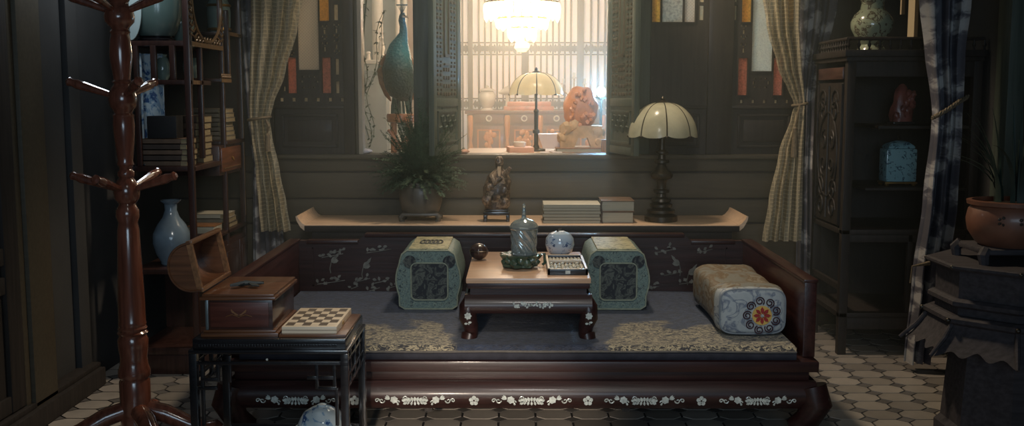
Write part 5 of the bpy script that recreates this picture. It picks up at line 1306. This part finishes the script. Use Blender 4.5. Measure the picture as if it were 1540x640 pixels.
zB5 = zs_(345, yB); sbox('shelf_board', SXB, SXF, yB-.15, SYF, zB5-.018, zB5)
sbox('shelf_board', SXB, SXF, SYN, SYF, Zb['high'], Zb['high']+.02)
# small inner box frame under the top board at the near end
for x in (X(240, SYN), X(268, SYN)): sbox('divider', x-.012, x+.012, SYN-.008, SYN+.012, Zb['small'], Zb['top']-.02)
sbox('shelf_board', X(238, SYN), SXF, SYN-.01, SYN+.28, Zb['small']-.02, Zb['small'])
sbox('divider', X(214, SYN)-.01, X(214, SYN)+.01, SYN-.008, SYN+.012, Zb['book'], Zb['top']-.02)
sbox('divider', SXF-.02, SXF, yB+.088, yB+.11, zB3, zB4+.1)
# gilt edging strips along the front posts
for y, z0, z1 in ((SYN+.014, Zb['small']-.02, 2.4), (yB-.012, zB3, 2.4), (SYF-.014, .6, 2.4), (yB+.1, zB3, zB4)):
    MB().box(SXF, SXF+.0035, y-.0025, y+.0025, z0, z1).build('gilt_strip', goldedge, cs)
MB().box(SXF, SXF+.004, SYN+.01, yB-.012, Zb['top']-.022, Zb['top']-.002).build('gilt_edge', goldedge, cs)
MB().box(SXF+.003, SXF+.007, yB-.06, yB+.1, zB3-.018, zB3-.001).build('gilt_edge', goldedge, cs)
MB().box(SXF, SXF+.004, yB+.11, SYF, zB4-.018, zB4-.001).build('gilt_edge', goldedge, cs)
MB().box(SXF, SXF+.004, SYN+.01, SYN+.10, Zb['small']-.018, Zb['small']-.002).build('gilt_edge', goldedge, cs)
# oval fretwork frame on the long front
m = MB(); oy, oz_ = (SYN+yB)/2, Zb['top']+.17; ry_, rz_ = (yB-SYN)/2-.03, .165
m.tube([(SXF+.003, oy+ry_*math.cos(a), oz_+rz_*math.sin(a)) for a in [2*PI*q/40 for q in range(41)]], .007, 6)
for q in range(18):
    a = PI+PI*q/17
    if abs(math.cos(a)) < .45: continue
    y1, z1 = oy+ry_*math.cos(a)*1.05, oz_+rz_*math.sin(a); y2 = oy+(yB-SYN)/2*math.copysign(1, math.cos(a))
    m.tube([(SXF+.001, y1, z1), (SXF+.004, (y1+y2)/2, z1-.02), (SXF+.001, y2, z1-.008)], .0045, 5)
for q in range(9): m.tube([(SXF+.003, oy-ry_*.8+ry_*1.6*q/8+.012*math.cos(b_), Zb['top']+.012+.012*math.sin(b_)) for b_ in [2*PI*j/8 for j in range(9)]], .003, 4)
m.build('oval_fretwork', goldedge, cs)
m = MB()
for q in range(7): m.tube([(SXF+.005, yB-.05+.022*q+.009*math.cos(b_), zB3+.012+.009*math.sin(b_)) for b_ in [2*PI*j/8 for j in range(9)]], .003, 4)
m.build('low_fret', goldedge, cs)
# drawer under the far book shelf
zd0, zd1 = zs_(262, yB), zB2-.018
sbox('drawer_case', SXB, SXF-.006, yB-.10, yB+.26, zd0, zd1)
dw = MB().box(SXF-.006, SXF+.003, yB-.085, yB+.245, zd0+.015, zd1-.012, .003).build('drawer', wood('drawer_wood', srgb(112, 68, 46), .35, 'y', .4), cs)
MB().box(SXF+.003, SXF+.006, yB-.06, yB+.22, zd0+.03, zd0+.034).build('drawer_moulding', goldedge, dw)
MB().tube([(SXF+.004, yB+.07, (zd0+zd1)/2+.01), (SXF+.014, yB+.08, (zd0+zd1)/2-.008), (SXF+.004, yB+.09, (zd0+zd1)/2+.01)], .003, 6).build('drawer_pull', brass, dw)
sbox('lower_cabinet', SXB, SXF-.004, yB-.10, SYF-.02, Zb['base'], zB5-.05)
for a, b_ in ((yB-.09, yB+.16), (yB+.175, SYF-.03)):
    o = MB().box(SXF-.004, SXF+.004, a, b_, Zb['base']+.02, zB5-.07, .003).build('cabinet_door', shelfwood, cs)
    MB().box(SXF+.004, SXF+.007, a+.03, b_-.03, Zb['base']+.05, zB5-.1, .002).build('door_panel', shelfwood, o)

# ---- shelf contents
def vase(name, label, c, z0, prof, mat, cat='vase', seg=28, sx=1, sy=1, **kw):
    m = MB().lathe([(a, z0+b_) for a, b_ in prof], c, seg, sx, sy, **kw); return m.solo(name, mat, label, cat, (c[0], c[1], z0))
bp_ = P(252, 405, SYN+.14)
vase('bottle_vase', 'pale blue bottle vase with flared lip behind the open chest', (X(257, SYN+.14), SYN+.14), Zb['vase'],
     [(.045, 0), (.05, .006), (.05, .014), (.07, .05), (.083, .10), (.08, .14), (.06, .18), (.036, .212), (.026, .242), (.028, .268), (.045, .283), (.046, .286), (.038, .284), (.022, .26)], plain('dusty_blue_glaze', srgb(118, 138, 154), .18, .15, 14, coat=.6))
ycv = SYN+.12
bw_ = thing('celadon_vase', 'large round grey-green celadon vase on the top left of the curio shelf', 'vase', (X(246, ycv), ycv, Zb['top']))
xcv = X(246, ycv)
MB().lathe([(.07, Zb['top']+.022), (.085, Zb['top']+.04), (.105, Zb['top']+.10), (.11, Zb['top']+.17), (.10, Zb['top']+.24), (.06, Zb['top']+.29), (.04, Zb['top']+.32), (.05, Zb['top']+.33)], (xcv, ycv), 32, sy=.85).build('body', plain('deep_celadon', srgb(92, 112, 108), .2, .1, 8, coat=.6), bw_)
MB().lathe([(.075, Zb['top']), (.08, Zb['top']+.01), (.07, Zb['top']+.016), (.078, Zb['top']+.024)], (xcv, ycv), 24, sy=.85).build('wooden_base', blackwood, bw_)
# pale oval added in place of an opening onto a lit wall
pq = X(212, SYN+.05)
m = MB().prism([(pq+.05*math.cos(a), Zb['top']+.132+.13*math.sin(a)) for a in [2*PI*q/28 for q in range(28)]], 'xz', SYN+.01, SYN+.018)
o = m.solo('pale_oval_panel', plain('lit_wall_tone', srgb(190, 208, 208), .25, .15, 10, coat=.4), 'pale oval panel standing in for a lit wall opening left of the large celadon vase', 'plaque', (pq, SYN+.014, Zb['top']))
# tall blue and white plaques in the compartment below
for i, (a, b_, y, lab) in enumerate([(196, 213, SYN+.03, 'narrow blue and white porcelain screen at the far left of the curio shelf'), (217, 253, SYN+.10, 'blue and white painted porcelain screen standing in the curio shelf')]):
    t = thing('porcelain_screen', lab, 'porcelain screen', (X((a+b_)/2, y), y, Zb['book']), 'blue and white screens in the curio shelf')
    xa = max(SXB+.03, X(a, y)); MB().box(xa, max(xa+.03, X(b_, y)), y, y+.012, Zb['book']+.01, Zb['top']-.05, .002).build('panel', bluewhite, t)
    MB().box(xa-.004, max(xa+.03, X(b_, y))+.004, y-.012, y+.024, Zb['book'], Zb['book']+.01, .002).build('foot', blackwood, t)
# little vase pieces inside small box
vase('small_jar', 'small pale jar in the boxed compartment of the curio shelf', (X(253, SYN+.12), SYN+.12), Zb['small'], [(.02, 0), (.03, .02), (.033, .06), (.025, .09), (.018, .1), (.022, .11)], celadon, 'jar', 20)
vase('gourd_vase', 'slender celadon gourd vase behind the oval fretwork', ((SXF+SXB)/2+.02, oy+.02), Zb['top'], [(.03, 0), (.035, .01), (.055, .06), (.06, .11), (.05, .16), (.026, .2), (.016, .23), (.02, .28), (.016, .3)], celadon)
vase('small_jar', 'squat celadon jar under the oval fretwork', ((SXF+SXB)/2+.04, oy+.1), zB3, [(.025, 0), (.04, .02), (.046, .05), (.04, .08), (.03, .09)], celadon, 'jar', 20)
cj = thing('celadon_jar', 'celadon jar with gilt neck ring at the top right of the curio shelf', 'jar', ((SXF+SXB)/2+.05, yB+.26, zB4))
cc = ((SXF+SXB)/2+.05, yB+.26)
MB().lathe([(.04, zB4), (.045, zB4+.01), (.055, zB4+.03), (.058, zB4+.10), (.055, zB4+.14), (.045, zB4+.16), (.05, zB4+.25)], cc, 24).build('body', celadon, cj)
MB().lathe([(.057, zB4+.012), (.06, zB4+.018), (.057, zB4+.026)], cc, 24, cap=False).build('gilt_foot_ring', brass, cj); MB().lathe([(.058, zB4+.128), (.061, zB4+.134), (.058, zB4+.14)], cc, 24, cap=False).build('gilt_neck_ring', brass, cj)
def book(label, x0, x1, y0, y1, z, h, mat, group, pages_side='x'):
    t = thing('old_book', label, 'book', ((x0+x1)/2, (y0+y1)/2, z), group)
    MB().box(x0+.003, x1-.003, y0+.003, y1-.003, z+.002, z+h-.002).build('pages', oldpaper, t)
    m = MB().box(x0, x1-.001, y0, y1, z+h-.002, z+h).box(x0, x1-.001, y0, y1, z, z+.002); m.box(x0, x1-.03, y0, y0+.003, z, z+h); m.build('cover', mat, t)
    return t
pos = ['lowest', 'second', 'third', 'fourth', 'fifth', 'sixth', 'seventh', 'eighth', 'ninth']
z = Zb['book']
for i in range(5):
    h = .022+.002*(i % 2); j = (.004*((i*7) % 3))
    book('dark thread-bound book, %s from the bottom of the near shelf stack' % pos[i], X(211, SYN+.02)+j, SXF-.035+j, SYN+.02, SYN+.16, z, h, cover_dark if i % 2 else cover_brown, 'books in the near shelf stack'); z += h+.0006
MB().box(X(226, SYN+.03), X(270, SYN+.03), SYN+.03, SYN+.12, z, z+.095, .003).solo('black_box', plain('black_leather', srgb(24, 24, 26), .6, .2), 'small black box on top of the dark books in the curio shelf', 'box', (X(248, SYN+.07), SYN+.07, z))
z = Zb['book']
for i in range(7):
    h = .03-.002*(i % 2); j = .006*((i*5) % 3)
    book('brown cased book, %s from the bottom of the middle shelf stack' % pos[i], SXB+.07+j, SXF-.03-j*.5, SYN+.24, SYN+.38, z, h, cover_brown if i % 2 else cover_dark, 'books in the middle shelf stack'); z += h+.0006
z = zB2
for i in range(7):
    h = .021; j = .004*((i*5) % 4)
    book('worn book with pale page edges, %s from the bottom above the drawer' % pos[i], SXB+.06, SXF-.02-j, yB+.08+j*.5, yB+.25, z, h, cover_grey, 'books above the shelf drawer'); z += h+.0006
z = zB5
for i in range(3):
    h = .022; book('pale-edged book, %s from the bottom of the low shelf stack' % pos[i], SXB+.08, SXF-.015-.006*i, yB+.06, yB+.22, z, h, (cover_dark, cover_grey, paper)[i], 'books on the low shelf'); z += h+.0006
o = thing('old_book', 'tan book lying near the front of the low shelf', 'book', (SXF-.08, yB-.08, zB5)); MB().box(SXF-.15, SXF-.03, yB-.14, yB+.0, zB5, zB5+.03, .002).build('pages', paper, o); MB().box(SXF-.152, SXF-.028, yB-.142, yB+.002, zB5+.03, zB5+.034, .001).build('cover', hallwood, o)

# ================================================================ CORNER CABINET ON THE RIGHT
QX, QY0, QY1 = 1.49, 4.70, 5.19; QX1 = 2.10; QT = Z(75, QY0, 1280)
qc = thing('corner_cabinet', 'tall dark corner cabinet with iron scrollwork side and open shelves', 'cabinet', ((QX+QX1)/2, 5.0, 0))
def qb(n, x0, x1, y0, y1, z0, z1, mat=darkwood, bev=.004): return MB().box(x0, x1, y0, y1, z0, z1, bev).build(n, mat, qc)
for x, y in ((QX+.02, QY0+.02), (QX+.02, QY1-.02), (QX1-.02, QY0+.02), (QX1-.02, QY1-.02)): qb('post', x-.02, x+.02, y-.02, y+.02, 0, QT-.04)
qb('cabinet_top', QX-.02, QX1+.01, QY0-.025, QY1, QT-.03, QT); qb('cornice', QX-.01, QX1, QY0-.012, QY1, QT-.05, QT-.03)
qb('back_panel', QX+.02, QX1-.02, QY1-.015, QY1, .1, QT-.05); qb('right_panel', QX1-.015, QX1, QY0+.03, QY1-.03, .1, QT-.05)
shz = {k_: Z(p_, QY0, 1340) for k_, p_ in (('red', 189), ('blue', 283), ('mid', 345), ('low', 470))}
for k_ in ('mid', 'low'): qb('shelf_board', QX+.0, QX1, QY0, QY1-.01, shz[k_]-.025, shz[k_])
qb('shelf_board', X(1318, QY0), QX1, QY0+.02, QY1-.01, shz['red']-.015, shz['red'], darkwood_x); qb('shelf_board', X(1302, QY0), QX1, QY0+.02, QY1-.01, shz['blue']-.012, shz['blue'], darkwood_x)
qb('apron', QX+.03, QX1-.03, QY0+.005, QY0+.02, shz['mid']-.06, shz['mid']-.025); qb('apron', QX+.03, QX1-.03, QY0+.005, QY0+.02, shz['low']-.08, shz['low']-.025)
qb('divider', X(1372, QY0)-.012, X(1372, QY0)+.012, QY0+.005, QY0+.03, shz['low'], shz['mid']-.025)
qb('fascia', QX+.03, QX1-.03, QY0+.005, QY0+.018, QT-.12, QT-.05)
# side with drawer band, scrollwork door, open lower bay
sdz1, sdz0 = QT-.06, shz['mid']
qb('side_drawer', QX-.006, QX+.01, QY0+.05, QY1-.05, QT-.13, QT-.075, wood('cabinet_drawer_wood', srgb(84, 58, 50), .4, 'y', .3))
dd = qb('side_door', QX-.002, QX+.008, QY0+.05, QY1-.05, sdz0+.01, QT-.145)
iron = plain('dark_iron', srgb(56, 52, 50), .5, .3, 20, metal=.3)
for y in (QY0+.06, QY1-.06): MB().box(QX-.010, QX-.002, y-.015, y+.015, sdz0+.02, QT-.15, .002).build('door_stile', darkwood, dd)
m = MB(); dh = QT-.15-sdz0; yc = (QY0+QY1)/2
def scroll(y, z, r_, s, a0=0, tn=1.2):
    pts = []
    for q in range(18):
        t = q/17; a = a0+s*tn*2*PI*t; rr = r_*(1-.75*t); pts.append((QX-.006, y+rr*math.cos(a), z+rr*math.sin(a)))
    m.tube(pts, .0045, 5)
m.tube([(QX-.006, yc+.15*math.cos(a), sdz0+dh*.5+dh*.3*math.sin(a)) for a in [2*PI*q/32 for q in range(33)]], .005, 5)
for s in (-1, 1):
    for zf in (.88, .8, .25, .12): scroll(yc+s*.09, sdz0+dh*zf, .06, s, 0 if s > 0 else PI)
    scroll(yc+s*.06, sdz0+dh*.6, .05, -s, PI/2); scroll(yc+s*.06, sdz0+dh*.42, .05, s, -PI/2)
m.tube([(QX-.006, yc, sdz0+.03), (QX-.006, yc, QT-.16)], .005, 5); m.build('scrollwork', iron, dd)
qb('side_rail', QX, QX+.02, QY0+.03, QY1-.03, .3, .33)
# gallery rail on top
m = None
for x0_, y0_, x1_, y1_, n_ in ((QX, QY1-.05, QX, QY0, 12), (QX, QY0, QX1, QY0, 13)):
    MB().tube([(x0_, y0_, QT+.05), (x1_, y1_, QT+.05)], .008, 8).build('gallery_rail', darkwood, qc)
    for q in range(n_+1):
        t = q/n_; xx, yy_ = x0_+(x1_-x0_)*t, y0_+(y1_-y0_)*t
        MB().lathe([(.007, QT), (.004, QT+.01), (.009, QT+.022), (.004, QT+.035), (.006, QT+.047)], (xx, yy_), 8).build('spindle', darkwood, qc)
vase('large_vase', 'green floral baluster vase on top of the corner cabinet', (X(1300, 4.95), 4.95), QT,
     [(.06, 0), (.065, .01), (.06, .022), (.05, .035), (.075, .07), (.095, .11), (.098, .14), (.08, .175), (.055, .2), (.05, .23), (.07, .27), (.09, .3), (.09, .34), (.05, .4)], greenfloral)
# red carved stone
ry0 = 4.85; rk = ry0/F; rx_ = X(1350, ry0)
rs = thing('red_stone_carving', 'translucent red carved stone on the cabinet shelf', 'stone carving', (rx_, ry0, shz['red']))
redst = plain('red_crystal_stone', srgb(140, 78, 68), .4, .4, 16, coat=.2, bmp=.3)
MB().box(rx_-.05, rx_+.05, ry0-.04, ry0+.04, shz['red'], shz['red']+.016, .004).build('wooden_base', blackwood, rs)
m = MB(); rr_s = random.Random(2)
rg = []
for h, w in ((0, 16), (10, 17), (22, 16), (32, 14), (42, 12), (52, 9), (58, 6), (62, 2)):
    rg.append([(rx_+(w*(1+.28*noise.noise(Vector((math.cos(a)*2, math.sin(a)*2, h*.12))))*math.cos(a)+(-1 if h > 40 else 0))*rk, ry0+w*.7*(1+.28*noise.noise(Vector((math.cos(a)*2, math.sin(a)*2, h*.12+5))))*math.sin(a)*rk, shz['red']+.016+h*rk*.9) for a in [2*PI*q/24 for q in range(24)]])
MB().rings(rg).build('boulder', redst, rs)
for i in range(9): MB().rock((rx_+rr_s.uniform(-13, 13)*rk, ry0-.03, shz['red']+.02+rr_s.uniform(4, 40)*rk), (5*rk, .014, 6*rk), i, .5, 2).build('carved_peak', redst, rs)
# turquoise square jar
by_ = 4.85; bxx = X(1347, by_); bk_ = by_/F; z0 = shz['blue']
bj = thing('square_jar', 'turquoise square lidded porcelain jar on gilt feet in the cabinet', 'jar', (bxx, by_, z0))
for a in (-1, 1):
    for b_ in (-1, 1): MB().sphere((bxx+a*20*bk_, by_+b_*.04, z0+.008), (.012, .012, .009), 8, 6).build('gilt_foot', brass, bj)
MB().box(bxx-24*bk_, bxx+24*bk_, by_-.055, by_+.055, z0+.012, z0+.02, .002).build('gilt_base', brass, bj)
MB().box(bxx-23*bk_, bxx+23*bk_, by_-.053, by_+.053, z0+.02, z0+.02+50*bk_, .012).build('body', turq, bj)
zt3 = z0+.02+50*bk_
MB().rings([[(bxx+sx*w, by_+sy*w*.75, zt3+h) for sx, sy in ((-1, -1), (1, -1), (1, 1), (-1, 1))] for w, h in ((.058, 0), (.062, .006), (.056, .014), (.035, .03), (.012, .036))]).build('lid', turq, bj)
MB().lathe([(.006, zt3+.034), (.009, zt3+.044), (.005, zt3+.05), (.01, zt3+.058), (.003, zt3+.068)], (bxx, by_), 12).build('knob', bronze, bj)

# ================================================================ PLANT STAND ON THE RIGHT
DX, DY = X(1532, 3.55), 3.55
DZ = Z(410, DY-.27, 1450)
dst = thing('plant_drum_stand', 'dark octagonal drum stand with scalloped skirt at the right edge', 'plant stand', (DX, DY, 0))
dkw = wood('black_brown_lacquer', srgb(62, 57, 60), .75, 'x', 0)
a8 = PI/8
zq = lambda py: Z(py+16, DY-.27, 1450)
def octo(pf_, n_='tier', mat=dkw): return MB().lathe(pf_, (DX, DY), 8, ang0=a8).build(n_, mat, dst, smooth=0)
octo([(.285, DZ-.02), (.295, DZ-.012), (.295, DZ-.004), (.285, DZ)], 'top')
octo([(.255, zq(450)), (.255, DZ-.02)], 'upper_drum')
octo([(.265, zq(462)), (.28, zq(458)), (.28, zq(452)), (.265, zq(448))], 'moulding')
octo([(.255, zq(478)), (.255, zq(462))], 'neck')
octo([(.275, zq(490)), (.295, zq(484)), (.295, zq(478)), (.275, zq(474))], 'moulding')
zk_ = zq(488)
for q in range(8):
    a = q*PI/4; a_, b__ = a-PI/8, a+PI/8
    def sk(u, v):
        e = .5+.5*math.cos(u*2*PI*3); low = zk_-.075-.018*e-.02*abs(u-.5)
        rr = .28+.085*(abs(low-zk_)*v/.115)**1.4; x_ = math.cos(a_)*(1-u)+math.cos(b__)*u; y_ = math.sin(a_)*(1-u)+math.sin(b__)*u
        return (DX+rr*x_, DY+rr*y_, zk_+(low-zk_)*v)
    m = MB().grid(sk, 24, 6); m.build('skirt_panel', dkw, dst)
    MB().tube([(DX+.28*math.cos(a_), DY+.28*math.sin(a_), zk_), (DX+.31*math.cos(a_), DY+.31*math.sin(a_), zk_-.045), (DX+.367*math.cos(a_), DY+.367*math.sin(a_), zk_-.1)], [.008, .009, .006], 8).build('skirt_rib', dkw, dst)
    MB().sphere((DX+.296*math.cos(a_), DY+.296*math.sin(a_), zq(481)), .009, 8, 6).build('stud', bronze, dst)
    MB().sphere((DX+.29*math.cos(a_), DY+.29*math.sin(a_), DZ-.008), .007, 8, 6).build('stud', bronze, dst)
octo([(.24, 0), (.24, .04), (.22, .06), (.2, zk_-.1), (.26, zk_)], 'base_drum')
ps = thing('pot_stand', 'low dark bracket-foot stand under the terracotta pot', 'stand', (DX, DY, DZ))
for s in (-1, 1):
    for d in (-1, 1): MB().tube([(DX+s*.15, DY+d*.1, DZ+.05), (DX+s*.165, DY+d*.11, DZ+.03), (DX+s*.16, DY+d*.11, DZ)], [.018, .02, .016], 8).build('foot', dkw, ps)
MB().box(DX-.165, DX+.165, DY-.12, DY+.12, DZ+.032, DZ+.052, .008).build('stand_top', dkw, ps)
pz = DZ+.052
pp_ = thing('potted_grass', 'terracotta pot of tall dark grassy leaves at the right edge', 'potted plant', (DX, DY, pz))
terra = plain('brown_terracotta', srgb(128, 84, 64), .45, .2, 14, coat=.2)
MB().lathe([(.125, pz), (.14, pz+.012), (.165, pz+.05), (.172, pz+.09), (.165, pz+.125), (.155, pz+.137), (.17, pz+.142), (.172, pz+.155), (.155, pz+.157), (.15, pz+.14)], (DX, DY), 36, sy=.85).build('pot', terra, pp_)
MB().lathe([(.155, pz+.135), (.1, pz+.145), (.01, pz+.15)], (DX, DY), 24, sy=.85).build('soil', cover_dark, pp_)
m = MB()
for a in (-2.25, -1.85, -1.5):
    c = Vector((DX+.172*math.cos(a), DY+.146*math.sin(a), pz+.095))
    for j in range(5): m.rock((c.x+.012*math.cos(j*1.26), c.y, c.z+.012*math.sin(j*1.26)), (.007, .004, .006), j, .3, 1)
m.build('painted_blossom', cover_dark, pp_, kind='stuff')
r = random.Random(31); blade = plain('grass_blade', srgb(40, 56, 48), .55, .35, 12)
for i in range(44):
    a = r.uniform(0, 2*PI); L = r.uniform(.22, .42); sp_ = r.uniform(.02, .24)*(1.2 if math.cos(a) < 0 else 1); b0 = Vector((DX+.08*math.cos(a), DY+.07*math.sin(a), pz+.145)); d = Vector((math.cos(a), math.sin(a)*.8, 0)); w = d.cross(Vector((0, 0, 1))).normalized()
    vs, fs = [], []
    for j in range(8):
        t = j/7; c = b0+d*(sp_*t*t)+Vector((0, 0, L*(t-.35*t*t*sp_/.24*1.1))); ww = .007*(1-t**2)+.0006; vs += [c-w*ww, c+d*.001, c+w*ww]
    for j in range(7): q = 3*j; fs += [(q, q+1, q+4, q+3), (q+1, q+2, q+5, q+4)]
    MB().add(vs, fs).build('leaf', blade, pp_, smooth=60)
# ================================================================ HAZE
hz, nt, b = newmat('warm_haze'); nt.nodes.remove(b)
vs_ = nt.nodes.new('ShaderNodeVolumeScatter'); vs_.inputs['Color'].default_value = (.86, .96, .84, 1); vs_.inputs['Density'].default_value = HAZE; vs_.inputs['Anisotropy'].default_value = .35
nt.links.new(vs_.outputs[0], nt.nodes['Material Output'].inputs['Volume'])
MB().box(-2.58, 2.88, 4.45, 9.42, .002, 2.88).solo('haze', hz, 'thin warm haze hanging in both rooms', 'haze', (0, 5.8, 0), kind='stuff')
